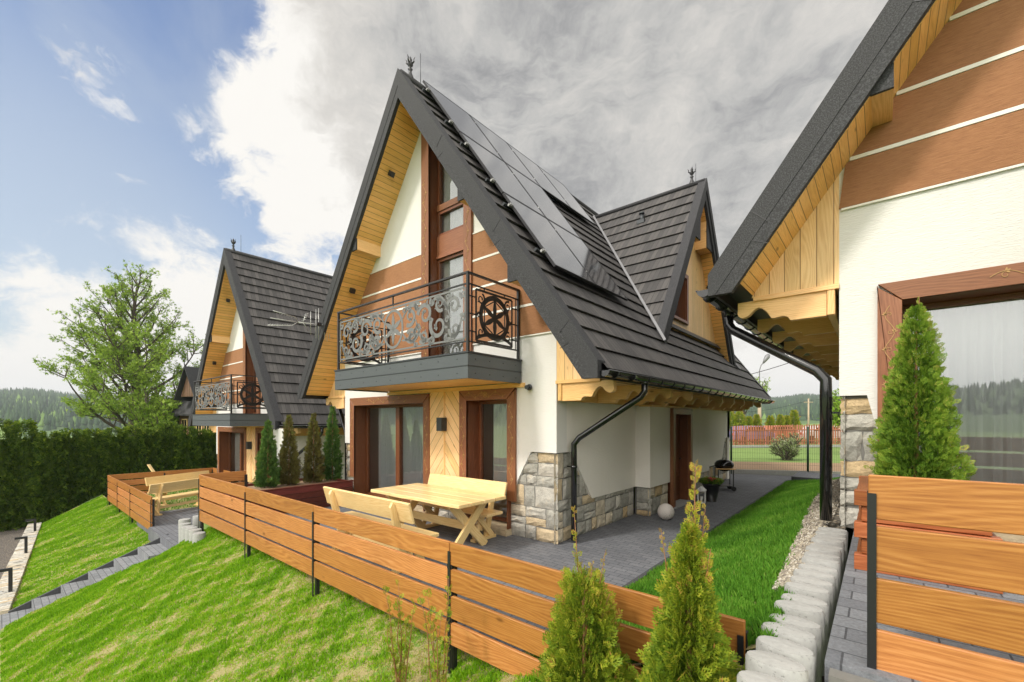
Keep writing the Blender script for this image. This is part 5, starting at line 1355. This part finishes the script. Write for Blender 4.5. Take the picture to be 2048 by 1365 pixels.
# ------------------------------------------------------------------ far wooden house
def far_house():
    t = thing('timber_house', 'dark old timber house behind the hedge and left chalet', 'house', at(447, 36, -1.6), R(20)); t.scale = (.62, .62, .86)
    m = MB((1, 0, 0)); m.box(-3.2, 3.2, -3.5, 3.5, 0, 5.2); m.build('wall', ['old_timber'], t)
    m = MB((0, 0, 1)); a = MB((0, 0, 1))
    def gab(mb, cx, cy, w_, l_, z0, z1, ax):
        for q in (-1, 1):
            if ax == 'y': p = [(cx, cy - l_, z1), (cx, cy + l_, z1), (cx + q * w_, cy + l_, z0), (cx + q * w_, cy - l_, z0)]
            else: p = [(cx - l_, cy, z1), (cx + l_, cy, z1), (cx + l_, cy + q * w_, z0), (cx - l_, cy + q * w_, z0)]
            mb.prism(p, (0, 0, -.14))
    gab(m, 0, 0, 3.7, 4.0, 4.9, 8.6, 'x'); gab(m, -.3, -2.2, 1.9, 2.6, 6.0, 8.9, 'y')
    m.prism([(-3.9, -4.3, 4.6), (3.9, -4.3, 4.6), (3.4, -3.2, 5.6), (-3.4, -3.2, 5.6)], (0, 0, -.12))
    m.prism([(-4.2, -4.1, 4.5), (-4.2, 4.1, 4.5), (-3.1, 3.6, 5.5), (-3.1, -3.6, 5.5)], (0, 0, -.12))
    m.build('roof', ['granulate'], t)
    m = MB((0, 0, 1)); m.prism([(-1.7, -4.3, 6.2), (1.1, -4.3, 6.2), (-.3, -4.3, 8.5)], (0, 1.5, 0)); m.build('gable', ['old_timber'], t)
    for x in (-2.2, -.9, .5, 1.9):
        m = MB((0, 0, 1)); m.box(x - .5, x + .5, -3.56, -3.5, 2.6, 4.2); w_ = m.build('window', ['pine_pale'], t)
        m = MB(); m.box(x - .4, x - .05, -3.58, -3.56, 2.7, 4.1); m.box(x + .05, x + .4, -3.58, -3.56, 2.7, 4.1); m.build('pane', ['enamel_black'], w_)
    m = MB(); m.tube([(-.3, -1.6, 8.8), (-.3, -1.6, 10.3)], .02, 5); m.beam((-.7, -1.6, 9.7), (.1, -1.6, 9.7), .02, .02); m.build('roof_mast', ['dark_metal'], t)
far_house()
# ------------------------------------------------------------------ vegetation
def frond(n=6, w=.05, droop=.18, ang=.75):
    v = []; f = []
    def q(a, b, wd):
        a = np.array(a); b = np.array(b); d = b - a; nn = np.array([-d[1], d[0], 0]); nn = nn / (np.linalg.norm(nn) + 1e-9) * wd
        mid = a + d * .45; i = len(v); v.extend([a, mid + nn, b, mid - nn]); f.append([i, i + 1, i + 2, i + 3])
    def bend(x): return -droop * x * x
    q((0, 0, 0), (.5, 0, bend(.5)), w * .5); q((.45, 0, bend(.45)), (1, 0, bend(1)), w * .6)
    for i in range(n):
        x = .12 + .78 * i / n; s = 1 if i % 2 == 0 else -1; L = (.52 * (1 - x) + .14)
        tip = (x + L * math.cos(ang), s * L * math.sin(ang), bend(x) - .06 * L)
        q((x, 0, bend(x)), tip, w)
        if L > .3:
            mx, my = x + L * .5 * math.cos(ang), s * L * .5 * math.sin(ang)
            q((mx, my, bend(x)), (mx + L * .42, my + s * L * .05, bend(x) - .05), w * .75)
    return np.array(v, np.float32), np.array(f, np.int32)
def norm(a): return a / (np.linalg.norm(a, axis=1, keepdims=True) + 1e-9)
def scatter(tv, tf, pos, dr, nr, sc_, rn, jit=.12):
    """place template copies; returns verts, faces, rnd"""
    N = len(pos); dr = norm(dr); sd = norm(np.cross(nr, dr)); nr = np.cross(dr, sd)
    s = sc_[:, None, None]
    v = pos[:, None, :] + s * (tv[None, :, 0:1] * dr[:, None, :] + tv[None, :, 1:2] * sd[:, None, :] + tv[None, :, 2:3] * nr[:, None, :])
    f = tf[None] + (np.arange(N) * len(tv))[:, None, None]
    r = np.clip(rn[:, None] + NP.normal(0, jit, (N, len(tf))), 0, 1)
    return v.reshape(-1, 3), f.reshape(-1, tf.shape[1]), r.ravel()
FR6 = frond(7, .055); FR4 = frond(4, .085); FR3 = frond(3, .12)
def conifer(name, label, cat, base, h, R0, mat_, N, size, seed, prof=None, leaders=(), group=None, tmpl=FR6, inner=.3, tipshift=.25, parent_only=False, skirt=0.02):
    g = np.random.default_rng(seed)
    t = thing(name, label, cat, base, 0, group)
    prof = prof or (lambda q: np.clip((1 - q) ** .75 * 1.05, 0, 1) * np.clip(.55 + q * 6, 0, 1))
    q = g.random(N) ** 1.15 * .985 + .0
    keep = g.random(N) < (.25 + prof(q)); q = q[keep]; n = len(q)
    a = g.random(n) * 2 * np.pi
    lump = 1 + .15 * np.sin(a * 3 + q * 17) + .11 * np.sin(a * 5 - q * 31) + .09 * g.normal(size=n)
    rr = np.where(g.random(n) < inner, g.uniform(.15, .75, n), g.uniform(.72, 1.0, n)) * prof(q) * R0 * lump
    out = np.stack([np.cos(a), np.sin(a), 0 * a], 1)
    pos = out * rr[:, None]; pos[:, 2] = skirt + q * h
    el = g.uniform(.45, 1.25, n) + q * .2
    dr = out * np.cos(el)[:, None] + np.array([0, 0, 1]) * np.sin(el)[:, None] + g.normal(0, .22, (n, 3))
    tn = np.stack([-np.sin(a), np.cos(a), 0 * a], 1); nr = tn * g.choice([-1, 1], n)[:, None] + out * g.uniform(-.9, .9, n)[:, None] + g.normal(0, .3, (n, 3))
    s = size * g.uniform(.6, 1.25, n) * (1 - .25 * q)
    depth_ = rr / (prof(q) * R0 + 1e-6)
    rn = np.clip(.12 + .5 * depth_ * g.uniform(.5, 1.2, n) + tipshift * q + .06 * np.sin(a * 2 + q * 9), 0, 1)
    V_, F_, R_ = scatter(*tmpl, pos, dr, nr, s, rn)
    Vs, Fs, Rs = [V_], [F_], [R_]; off = len(V_)
    tb = MB((0, 0, 1)); tb.tube([(0, 0, -.08), (0, 0, h * .5), (0, 0, h * .93)], [R0 * .06 + .005, R0 * .035 + .003, .003], 7)
    for (lx, ly, lh0, lh, ll) in leaders:   # extra spiky leaders: x, y offset, start, height, spread
        k = int(34 * lh / .4) ; tt = np.sort(g.random(k)); bx = lx * .35
        px = bx + (lx - bx) * tt; py = ly * (.35 + .65 * tt)
        pp = np.stack([px, py, lh0 + lh * tt], 1); aa = g.random(k) * 2 * np.pi; o2 = np.stack([np.cos(aa), np.sin(aa), 0 * aa], 1)
        d2 = o2 * .55 + np.array([0, 0, 1.0]); v2, f2, r2 = scatter(*tmpl, pp + o2 * .003, d2, np.stack([-np.sin(aa), np.cos(aa), 0 * aa], 1) + g.normal(0, .4, (k, 3)), ll * g.uniform(.5, 1.1, k) * (1.1 - .6 * tt), np.clip(.65 + .35 * tt, 0, 1), .1)
        Vs.append(v2); Fs.append(f2 + off); Rs.append(r2); off += len(v2)
        tb.tube([(bx * .6, ly * .3, lh0 - .15), (bx, ly * .35, lh0), (lx * .7, ly * .7, lh0 + lh * .5), (lx, ly, lh0 + lh)], [.006, .0045, .003, .0012], 5)
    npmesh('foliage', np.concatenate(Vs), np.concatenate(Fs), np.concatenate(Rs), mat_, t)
    tb.build('trunk', ['twig'], t)
    return t
slim = lambda q: np.clip((1 - q) ** .7, 0, 1) * np.clip(.7 + q * 2.2, 0, 1)
cols = [(-1.66, 1.42, .20, 'thuja_dark', 'slim green conifer with yellowish side, leftmost in the red planter'), (-1.22, 1.55, .19, 'thuja_bronze', 'slim bronze tinted conifer, second from the left in the red planter'), (-.66, 1.60, .18, 'thuja_bronze', 'slimmest brownish conifer, third from the left in the red planter'), (-.20, 1.78, .19, 'thuja_dark', 'slim dark green conifer, rightmost in the red planter')]
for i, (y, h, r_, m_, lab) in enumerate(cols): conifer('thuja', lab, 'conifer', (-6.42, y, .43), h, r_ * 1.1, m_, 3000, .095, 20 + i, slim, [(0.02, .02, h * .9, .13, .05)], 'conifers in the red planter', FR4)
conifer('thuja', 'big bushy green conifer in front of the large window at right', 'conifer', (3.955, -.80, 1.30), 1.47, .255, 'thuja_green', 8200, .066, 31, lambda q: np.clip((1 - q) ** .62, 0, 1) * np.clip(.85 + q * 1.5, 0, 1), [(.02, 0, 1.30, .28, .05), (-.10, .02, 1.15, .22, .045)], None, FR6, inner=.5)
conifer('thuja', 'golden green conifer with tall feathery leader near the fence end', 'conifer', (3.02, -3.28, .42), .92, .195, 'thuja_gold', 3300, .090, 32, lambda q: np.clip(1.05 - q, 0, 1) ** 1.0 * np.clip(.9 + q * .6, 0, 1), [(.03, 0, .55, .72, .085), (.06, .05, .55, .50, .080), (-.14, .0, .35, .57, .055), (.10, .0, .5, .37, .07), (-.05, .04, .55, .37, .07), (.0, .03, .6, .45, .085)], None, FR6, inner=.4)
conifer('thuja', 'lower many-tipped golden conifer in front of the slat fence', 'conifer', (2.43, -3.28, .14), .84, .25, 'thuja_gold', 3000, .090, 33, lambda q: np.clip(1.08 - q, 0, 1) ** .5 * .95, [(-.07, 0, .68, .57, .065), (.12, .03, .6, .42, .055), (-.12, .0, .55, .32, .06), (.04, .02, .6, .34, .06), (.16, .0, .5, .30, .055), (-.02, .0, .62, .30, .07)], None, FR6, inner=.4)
def seedling(name, label, base, seed, n=6, h=.95):
    g = random.Random(seed); t = thing(name, label, 'young conifer', base, 0, 'scraggy young conifers'); tb = MB((0, 0, 1)); P, D = [], []
    for i in range(n):
        a = g.uniform(0, 6.28); sp_ = g.uniform(.05, .16); hh = h * g.uniform(.55, 1.0); pts = [(0, 0, -.05)]
        for k in range(1, 6):
            u = k / 5; pts.append((math.cos(a) * sp_ * u ** .8 + g.uniform(-.012, .012), math.sin(a) * sp_ * u ** .8 + g.uniform(-.012, .012), hh * u))
        tb.tube(pts, [.007, .006, .005, .004, .003, .0015], 5)
        for j in range(34):
            u = g.uniform(.12, 1); k = min(4, int(u * 5)); f = u * 5 - k; p = [pts[k][q] + (pts[k + 1][q] - pts[k][q]) * f for q in range(3)]; P.append(p); b_ = g.uniform(0, 6.28); D.append((math.cos(b_) * .7, math.sin(b_) * .7, 1))
    P = np.array(P); D = np.array(D); k = len(P)
    v, f, r = scatter(*FR6, P, D, NP.normal(size=(k, 3)), NP.uniform(.03, .075, k), NP.uniform(.45, .85, k))
    npmesh('foliage', v, f, r, 'thuja_gold', t); tb.build('stem', ['twig'], t)
seedling('young_thuja', 'sparse twiggy young conifer, left of the fence post in front', (.70, -3.3, -.42), 5, 7, 1.02)
seedling('young_thuja', 'sparse twiggy young conifer right in front of a fence post', (1.17, -3.3, -.34), 9, 7, 1.12)
# ---- hedge
def hedge():
    g = np.random.default_rng(8); P, D, Nn, Rn = [], [], [], []
    for y in np.arange(-8.5, 7.5, .62):
        gz = float(np.interp(y, [-8, -5.4, -2.6, 0, 8], [-2.5, -2.4, -1.7, -1.2, -1.0])); top = 1.62 + g.uniform(-.28, .28); h = top - gz; n = int(1700)
        q = g.random(n); a = g.uniform(-1.9, 1.9, n); pr = np.clip((1.02 - q), 0, 1) ** .42
        rr = .68 * pr * (1 + .12 * np.sin(a * 4 + q * 19 + y)) * np.where(g.random(n) < .3, g.uniform(.5, .85, n), g.uniform(.85, 1.02, n))
        o2 = np.stack([np.cos(a), np.sin(a), 0 * a], 1); p = o2 * rr[:, None] * np.array([1, .85, 1]) + np.array([-20.9 + g.uniform(-.2, .2), y, 0]); p[:, 2] = gz + q * h
        el = g.uniform(-.2, 1.1, n); D.append(o2 * np.cos(el)[:, None] + np.array([0, 0, 1]) * np.sin(el)[:, None] + g.normal(0, .25, (n, 3))); P.append(p)
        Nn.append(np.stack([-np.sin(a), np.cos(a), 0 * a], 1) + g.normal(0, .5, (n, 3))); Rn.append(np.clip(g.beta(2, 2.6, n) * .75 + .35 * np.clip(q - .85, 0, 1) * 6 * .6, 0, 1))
    P, D, Nn, Rn = map(np.concatenate, (P, D, Nn, Rn)); n = len(P)
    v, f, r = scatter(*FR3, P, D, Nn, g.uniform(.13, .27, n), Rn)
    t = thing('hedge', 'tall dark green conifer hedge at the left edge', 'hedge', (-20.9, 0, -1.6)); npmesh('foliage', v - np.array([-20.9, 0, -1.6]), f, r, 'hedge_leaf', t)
    m = MB((0, 0, 1))
    for y in np.arange(-8.5, 7.5, .78): m.tube([(0, y, -1.3), (0, y, 2.6)], [.05, .02], 6)
    m.build('stems', ['bark'], t); m = MB(); m.box(-.3, .1, -8.8, 7.6, -1.2, 2.8); m.build('inner_foliage', ['hedge_leaf'], t)
hedge()
# ---- branching trees
def tree(name, label, base, H, spread, seed, lm, nleaf, ls, depth=6, lean=(0, 0), trunk_r=.22, first=.22, up=.55, leafdepth=3, density=None, group=None, tmpl=None):
    g = random.Random(seed); t = thing(name, label, 'tree', base, 0, group); tb = MB((0, 0, 1)); tips = []
    def grow(p, d, L, r, k):
        pts = [p]; q = p; dd = d.copy(); n = 3
        for i in range(n):
            dd = (dd + V(g.uniform(-1, 1), g.uniform(-1, 1), g.uniform(-.4, .9)) * .13).normalized(); q = q + dd * (L / n); pts.append(q.copy())
            if k <= leafdepth: tips.append((q.copy(), dd.copy(), k))
        tb.tube([tuple(a) for a in pts], [r * (1 - .35 * i / n) for i in range(n + 1)], 7 if k > 3 else 4, caps=False)
        if k == 0: return
        nb = g.choice((2, 3, 3)) if k < depth else 5
        for i in range(nb):
            az = g.uniform(0, 6.28) if k < depth else i * 6.28 / 5 + g.uniform(-.4, .4); tilt = g.uniform(.35, .8) * spread
            ax = dd.orthogonal().normalized(); ax.rotate(Matrix.Rotation(az, 3, dd)); nd = dd.copy(); nd.rotate(Matrix.Rotation(tilt, 3, ax)); nd = (nd + V(0, 0, .12)).normalized()
            j = g.randint(1, n) if k < depth else n
            grow(pts[j], nd, L * g.uniform(.62, .86), r * .60, k - 1)
        grow(pts[-1], (dd + V(0, 0, .2)).normalized(), L * .82, r * .68, k - 1)
    grow(V(0, 0, -.2), V(lean[0], lean[1], 1).normalized(), H * first, trunk_r, depth)
    zmax = max(p.z for p, _, _ in tips); s = H / zmax
    for i, p in enumerate(tb.v): tb.v[i] = (p[0] * s, p[1] * s, p[2] * s)
    tb.build('trunk', ['bark'], t)
    P = np.array([tuple(p * s) for p, _, _ in tips]); D = np.array([tuple(d) for _, d, _ in tips])
    w_ = np.ones(len(P)) if density is None else np.array([density(*p) for p in P]); w_ = w_ / w_.sum()
    i = NP.choice(len(P), nleaf, p=w_); sp_ = H * .022
    pos = P[i] + NP.normal(0, sp_, (nleaf, 3)); dr = D[i] + NP.normal(0, .8, (nleaf, 3)) + np.array([0, 0, .1])
    v, f, r = scatter(*(tmpl or LEAF), pos, dr, NP.normal(size=(nleaf, 3)), NP.uniform(.6, 1.3, nleaf) * ls, NP.beta(2, 2, nleaf))
    npmesh('crown', v, f, r, lm, t); return t
LEAF = (np.array([(0, 0, 0), (.35, .22, 0), (1, 0, -.1), (.35, -.22, 0), (.1, 0, 0), (.5, .5, .05), (.75, .6, 0), (.4, .25, 0), (.1, 0, 0), (.4, -.25, 0), (.75, -.6, 0), (.5, -.5, .05)], np.float32), np.array([[0, 1, 2, 3], [4, 5, 6, 7], [8, 9, 10, 11]], np.int32))
def big_tree(label, base, H, seed):
    """straight trunk, long ascending limbs, open crown wider low down"""
    g = random.Random(seed); t = thing('broadleaf_tree', label, 'tree', base); tb = MB((0, 0, 1)); P, D = [], []
    tr = [V(.25 * math.sin(i * .9), .2 * math.sin(i * 1.3), H * .97 * i / 10) for i in range(11)]
    tb.tube([tuple(p) for p in tr], [.48 * (1 - i / 10.6) ** .8 + .02 for i in range(11)], 9)
    def limb(p, d, L, r, k):
        n = 6 if k > 1 else 4; q = p; pts = [p]; dd = d.copy()
        for i in range(n):
            dd = (dd + V(g.uniform(-1, 1), g.uniform(-1, 1), g.uniform(-.5, .9)) * .16 + V(0, 0, .07)).normalized(); q = q + dd * (L / n); pts.append(q)
        tb.tube([tuple(a) for a in pts], [max(.008, r * (1 - .8 * i / n)) for i in range(n + 1)], 5 if k > 1 else 3, caps=False)
        if k == 0:
            for q in pts[1:]: P.append(tuple(q)); D.append(tuple(dd))
            return
        m = int(L * (1.5 if k == 2 else 2.1)) + 2
        for j in range(m):
            u = g.uniform(.22, 1.0); i = min(n - 1, int(u * n)); o = pts[i].lerp(pts[i + 1], u * n - i); az = g.uniform(0, 6.28); ax = dd.orthogonal().normalized(); ax.rotate(Matrix.Rotation(az, 3, dd))
            nd = dd.copy(); nd.rotate(Matrix.Rotation(g.uniform(.5, 1.0), 3, ax)); limb(o, nd, L * g.uniform(.22, .42) * (1.25 - .5 * u), r * .35, k - 1)
    for i in range(46):
        u = .24 + .74 * (i / 45) ** .9; z = H * u; j = min(9, int(u / .97 * 10)); p = tr[j].lerp(tr[j + 1], min(1, u / .97 * 10 - j)); az = i * 2.4 + g.uniform(-.4, .4)
        L = H * (.37 * (1 - ((u - .2) / .85) ** 1.25) + .05) * g.uniform(.85, 1.05); up = .25 + 1.1 * (u - .15) + g.uniform(-.1, .15)
        limb(p, V(math.cos(az), math.sin(az), up).normalized(), L, .035 + .018 * L, 2)
    tb.build('trunk', ['bark'], t); P = np.array(P); D = np.array(D)
    w_ = np.clip(1.35 - P[:, 2] / H * 1.1, .22, 1); w_ /= w_.sum(); n = 22000; i = NP.choice(len(P), n, p=w_)
    v, f, r = scatter(*LEAF, P[i] + NP.normal(0, .13, (n, 3)), D[i] + NP.normal(0, .8, (n, 3)), NP.normal(size=(n, 3)), NP.uniform(.14, .30, n), np.clip(NP.beta(2, 2, n) + .1, 0, 1))
    npmesh('crown', v, f, r, 'spring_leaf', t)
big_tree('large tree with thin spring leaves rising above the hedge', (-45.7, 2.4, -5.0), 19.3, 21)
tree('broadleaf_tree', 'bushy green tree low down between the large tree and left chalet', (-40.5, 3.4, -4.0), 9.0, 1.0, 14, 'spring_leaf', 9000, .34, 5, (0, 0), .2, .2)
tree('broadleaf_tree', 'bright green leafy tree partly hidden by the right chalet downpipe', at(1705, 25, -.05), 4.4, 1.0, 15, 'far_leaf', 9000, .17, 5, (0, 0), .09, .16)
tree('flowering_bush', 'loose round shrub on the lawn behind the wire mesh fence', at(1573, 21.0, -.03), 1.35, 1.25, 17, 'bush_leaf', 3800, .07, 4, (0, 0), .03, .12)['category'] = 'shrub'
tree('broadleaf_tree', 'tiny treetop peeking above the roof beside the street lamp', at(1487, 60, 0), 9.2, .8, 19, 'spring_leaf', 2500, .3, 4, (0, 0), .16, .3)
for i, (px, zt_, r_) in enumerate([(1461, 2.8, .7), (1479, 2.75, .7), (1498, 2.25, .5), (1514, 2.4, .5), (1541, 2.3, .5), (1561, 2.4, .5), (1574, 2.3, .45), (1588, 2.85, .62)]):
    lab = ['bright conifer nearest the chalet corner, beyond the picket fence', 'second bright conifer from the chalet corner, beyond the picket fence', 'small rounded conifer left of the street lamp, beyond the picket fence', 'conifer right behind the street lamp pole, beyond the picket fence', 'first conifer right of the street lamp, beyond the picket fence', 'second conifer right of the street lamp, beyond the picket fence', 'third conifer right of the street lamp, smallest and touching its neighbour', 'fourth conifer right of the street lamp, tallest of that run'][i]
    conifer('thuja', lab, 'conifer', at(px, 42, 0), zt_, r_, 'thuja_gold', 3200, .20, 60 + i, lambda q: np.clip((1.01 - q), 0, 1) ** .42, (), 'conifer row beyond the picket fence', FR3)
# pot flowers
pot = [o for o in bpy.data.objects if o.name.startswith('flower_pot')][0]
n = 420; a = NP.random(n) * 6.28; rr = .20 * np.sqrt(NP.random(n)); p = np.stack([np.cos(a) * rr, np.sin(a) * rr, .40 + NP.random(n) * .13 * (1 - rr * 2)], 1)
v, f, r = scatter(*FR4, p, np.stack([np.cos(a), np.sin(a), .8 + 0 * a], 1), NP.normal(size=(n, 3)), NP.uniform(.06, .12, n), NP.random(n)); npmesh('leaves', v, f, r, 'thuja_green', pot)
m = MB()
for i in range(46):
    a_, q = rnd.uniform(0, 6.28), .19 * math.sqrt(rnd.random()); c = (math.cos(a_) * q, math.sin(a_) * q, .545 - q * .3 + rnd.uniform(-.01, .02)); m.lathe(c, [(0, -.012), (.016, -.004), (.022, .008), (.010, .012), (0, .008)], 7)
m.build('flowers', ['flower_red'], pot)
# ---- grass
def noise2(x, y, f, s): return np.sin(x * f + s) * np.cos(y * f * 1.31 + s * 2.1) + .6 * np.sin(x * f * 2.3 - y * f * 1.7 + s * 3.3) + .35 * np.cos(x * f * 4.1 + y * f * 3.6 + s)
def blades(name, x, y, z, h, rn, mat_, lean=.45, wd=.0045, kind='stuff'):
    n = len(x); a = NP.random(n) * 6.28; b = NP.random(n) * 6.28; w_ = wd * NP.uniform(.7, 1.4, n)
    dx, dy = np.cos(a) * w_, np.sin(a) * w_; lx, ly = np.cos(b) * h * lean * NP.random(n), np.sin(b) * h * lean * NP.random(n)
    V0 = np.stack([x - dx, y - dy, z - .004], 1); V1 = np.stack([x + dx, y + dy, z - .004], 1)
    V2 = np.stack([x + dx * .7 + lx * .4, y + dy * .7 + ly * .4, z + h * .6], 1); V3 = np.stack([x + lx, y + ly, z + h], 1)
    v = np.stack([V0, V1, V2, V3], 1).reshape(-1, 3); f = np.arange(n * 4).reshape(-1, 4)
    o = npmesh(name, v, f, rn, mat_); tag(o, kind=kind); return o
def bank_grass(x0, x1, dens, name):
    n = int((x1 - x0) * 2.6 * dens); x = NP.uniform(x0, x1, n); t = NP.uniform(-.07, 1.0, n); ty = lerp(x, TYX, TYY); y = -2.93 + t * (ty + 2.93)
    z = bank(x, y)
    # dry streaks run down the slope, as on freshly sown ground
    m = .55 * noise2(x * 1.0, y * .55, 2.6, 1.0) + .75 * noise2(x, y * .7, 6.5, 4.0) + .6 * noise2(x, y, 17, 2.0) + .35 * NP.normal(size=n)
    bias = lerp(x, [-19, -9, -6, -2, 1, 4], [1.5, 1.3, 1.05, .7, .45, .5])
    keep = m + bias > -.9 + .6 * NP.normal(size=n) * .5; x, y, z, m = x[keep], y[keep], z[keep], m[keep]; n = len(x)
    dn = np.clip((m + lerp(x, [-19, -6, 1], [1.5, 1.0, .4]) + .15) / 2.2, 0, 1)
    h = (.012 + .030 * dn) * NP.uniform(.6, 1.35, n) * (1 + .6 * (noise2(x, y, 7, 9.) > 1.2))
    rn = np.clip(.92 - .62 * dn + NP.normal(0, .13, n) + .07 * noise2(x, y, 3, 6.), 0, 1)
    d_ = np.hypot(x - CAM[0], y - CAM[1])
    blades(name, x, y, z, h, rn, 'grass_blades', .7, .0055 if x0 > -9 else .008)
bank_grass(-8.14, 3.30, 9500, 'slope_grass'); bank_grass(-19.3, -9.14, 2600, 'far_slope_grass')
n = 120000; x = NP.uniform(1.55, 3.32, n); y = -2.9 + 13.3 * NP.random(n) ** 1.35; k = (x < PEB(y) + .02 * np.sin(y * 5) + .02 * NP.normal(size=n)) | (y < -1.95); x, y = x[k], y[k]; n = len(x)
blades('strip_lawn_grass', x, y, strip_z(x, y), NP.uniform(.035, .075, n) * (1 + .15 * noise2(x, y, 3, 1.)), np.clip(.45 + .14 * noise2(x, y, 2.2, 3.) + NP.normal(0, .17, n), 0, 1), 'strip_grass', .55, .0050)
n = 9000; x = NP.uniform(-16.8, -12.4, n); y = NP.uniform(-2.85, 5, n); blades('enclosure_grass', x, y, np.full(n, -.79), NP.uniform(.03, .07, n), NP.uniform(.1, .7, n), 'strip_grass', .5, .012)
# pebbles as real stones along the palisade
def pebbles():
    ico = np.array([(0, 0, 1), (.9, 0, .3), (.28, .85, .3), (-.72, .53, .3), (-.72, -.53, .3), (.28, -.85, .3), (0, 0, -.6)], np.float32)
    tf = np.array([[0, 1, 2], [0, 2, 3], [0, 3, 4], [0, 4, 5], [0, 5, 1], [6, 2, 1], [6, 3, 2], [6, 4, 3], [6, 5, 4], [6, 1, 5]], np.int32)
    n = 9000; y = -1.98 + 12 * NP.random(n) ** 1.7; x = PEB(y) + (3.32 - PEB(y)) * NP.random(n); p = np.stack([x, y, strip_z(x, y) + .018 + .010 * NP.random(n)], 1); s = NP.uniform(.010, .024, n)
    sq = NP.uniform(.5, 1.0, (n, 1, 3)); v = p[:, None, :] + ico[None] * s[:, None, None] * sq; a = NP.random(n) * 6.28
    f = tf[None] + (np.arange(n) * 7)[:, None, None]; o = npmesh('pebble_gravel', v.reshape(-1, 3), f.reshape(-1, 3), np.repeat(NP.random(n), 10), 'stone_pebble'); tag(o, kind='stuff')
t_ = mat('stone_pebble'); finish(t_, t_.ramp(RND(t_), [(0, (.16, .14, .12)), (.4, (.30, .26, .20)), (.75, (.42, .37, .28)), (1, (.55, .52, .46))]), .8)
pebbles()
# ---- hills and forest all round
PXS = [(-900, 775), (-100, 795), (0, 797), (80, 799), (200, 808), (300, 830), (420, 838), (700, 835), (1100, 825), (1300, 812), (1460, 812), (1560, 809), (1660, 806), (1900, 780), (2600, 770)]
azs, els = [], []
for px, py in PXS:
    a = (px - 1024) / 870; d = AD + AX * a; azs.append((math.atan2(d.y, d.x) + 1.2) % (2 * math.pi) - 1.2); els.append((841 - py) / 870 / math.hypot(1, a))
o_ = np.argsort(azs); AZ = np.array(azs)[o_]; EL = np.array(els)[o_]
def ridge(az, r):
    az = np.mod(az + 1.2, 2 * np.pi) - 1.2
    e = np.interp(az, AZ, EL, left=.05, right=.05); back = (az < AZ[0]) | (az > AZ[-1]); e = np.where(back, .062 + .015 * np.sin(az * 5), e)
    e = e + .0035 * np.sin(az * 23) + .002 * np.sin(az * 61)
    D = 1350.0; prof = sst(r, 300, D) * (1 + .02 * np.sin(r * .02 + az * 9)); drop = 1 - .25 * sst(r, D, 2400)
    base = -11 * sst(np.cos(az - math.pi), -.2, .6)
    return base + (e * D + 1.9 - base) * prof * drop
na, rs = 240, np.array([230, 280, 340, 420, 520, 620, 720, 830, 940, 1050, 1160, 1260, 1350, 1500, 1800, 2400])
A_, R_ = np.meshgrid(np.linspace(-math.pi, math.pi, na + 1), rs); Z_ = ridge(A_, R_) - 2.5 * (R_ < 240)
v = np.stack([CAM[0] + np.cos(A_).ravel() * R_.ravel(), CAM[1] + np.sin(A_).ravel() * R_.ravel(), Z_.ravel()], 1)
i = (np.arange(na)[None, :] + np.arange(len(rs) - 1)[:, None] * (na + 1)).ravel(); f = np.stack([i, i + 1, i + na + 2, i + na + 1], 1)
simple('hill_ground', (.07, .13, .03), .95, .4, .02, .1)
tag(npmesh('hills', v, f, np.full(len(f), .5), 'hill_ground'), kind='structure')
def forest():
    n = 52000; g = np.random.default_rng(4); az = np.where(g.random(n) < .72, np.where(g.random(n) < .5, g.uniform(1.45, 2.2, n), g.uniform(2.3, 3.9, n)), g.uniform(-math.pi, math.pi, n))
    r = 480 + 900 * g.random(n) ** .8; x, y = CAM[0] + np.cos(az) * r, CAM[1] + np.sin(az) * r; z = ridge(az, r) - 1
    con = g.random(n) < .8 - .35 * (r < 480); h = np.where(con, g.uniform(9, 17, n), g.uniform(7, 11, n)); w_ = h * np.where(con, g.uniform(.16, .22, n), .45)
    k = 6; an = np.arange(k) * 2 * np.pi / k; ring = np.stack([np.cos(an), np.sin(an), 0 * an], 1)
    # two stacked skirts give a ragged spruce outline
    T = []; F = []
    for z0, z1, s in ((.08, .62, 1.0), (.40, 1.0, .62)):
        i0 = len(T); T += [list(q * np.array([s, s, 0]) + np.array([0, 0, z0])) for q in ring] + [[0, 0, z1]]; F += [[i0 + j, i0 + (j + 1) % k, i0 + k] for j in range(k)]
    T = np.array(T); F = np.array(F); v = np.stack([x, y, z], 1)[:, None, :] + T[None] * np.stack([w_, w_, h], 1)[:, None, :]
    f = F[None] + (np.arange(n) * len(T))[:, None, None]
    rn = np.where(con, g.uniform(0, .72, n), g.uniform(.72, 1, n)); o = npmesh('forest', v.reshape(-1, 3), f.reshape(-1, 3), np.repeat(rn, len(F)), 'forest_leaf'); tag(o, kind='stuff')
forest()
# ------------------------------------------------------------------ haze
def haze():
    m = bpy.data.materials.new('haze'); m.use_nodes = True; t = NT(m.node_tree)
    v = t.add('ShaderNodeVolumePrincipled', {'Color': (.82, .88, .96, 1), 'Density': .0003, 'Anisotropy': .1})
    o = t.add('ShaderNodeOutputMaterial'); t.nt.links.new(v.outputs[0], o.inputs['Volume'])
    b = MB(); b.box(-3050, 3050, -3050, 3050, -16, 140); M['haze'] = m
    tag(b.build('haze', ['haze']), kind='stuff')
if HAZE: haze()
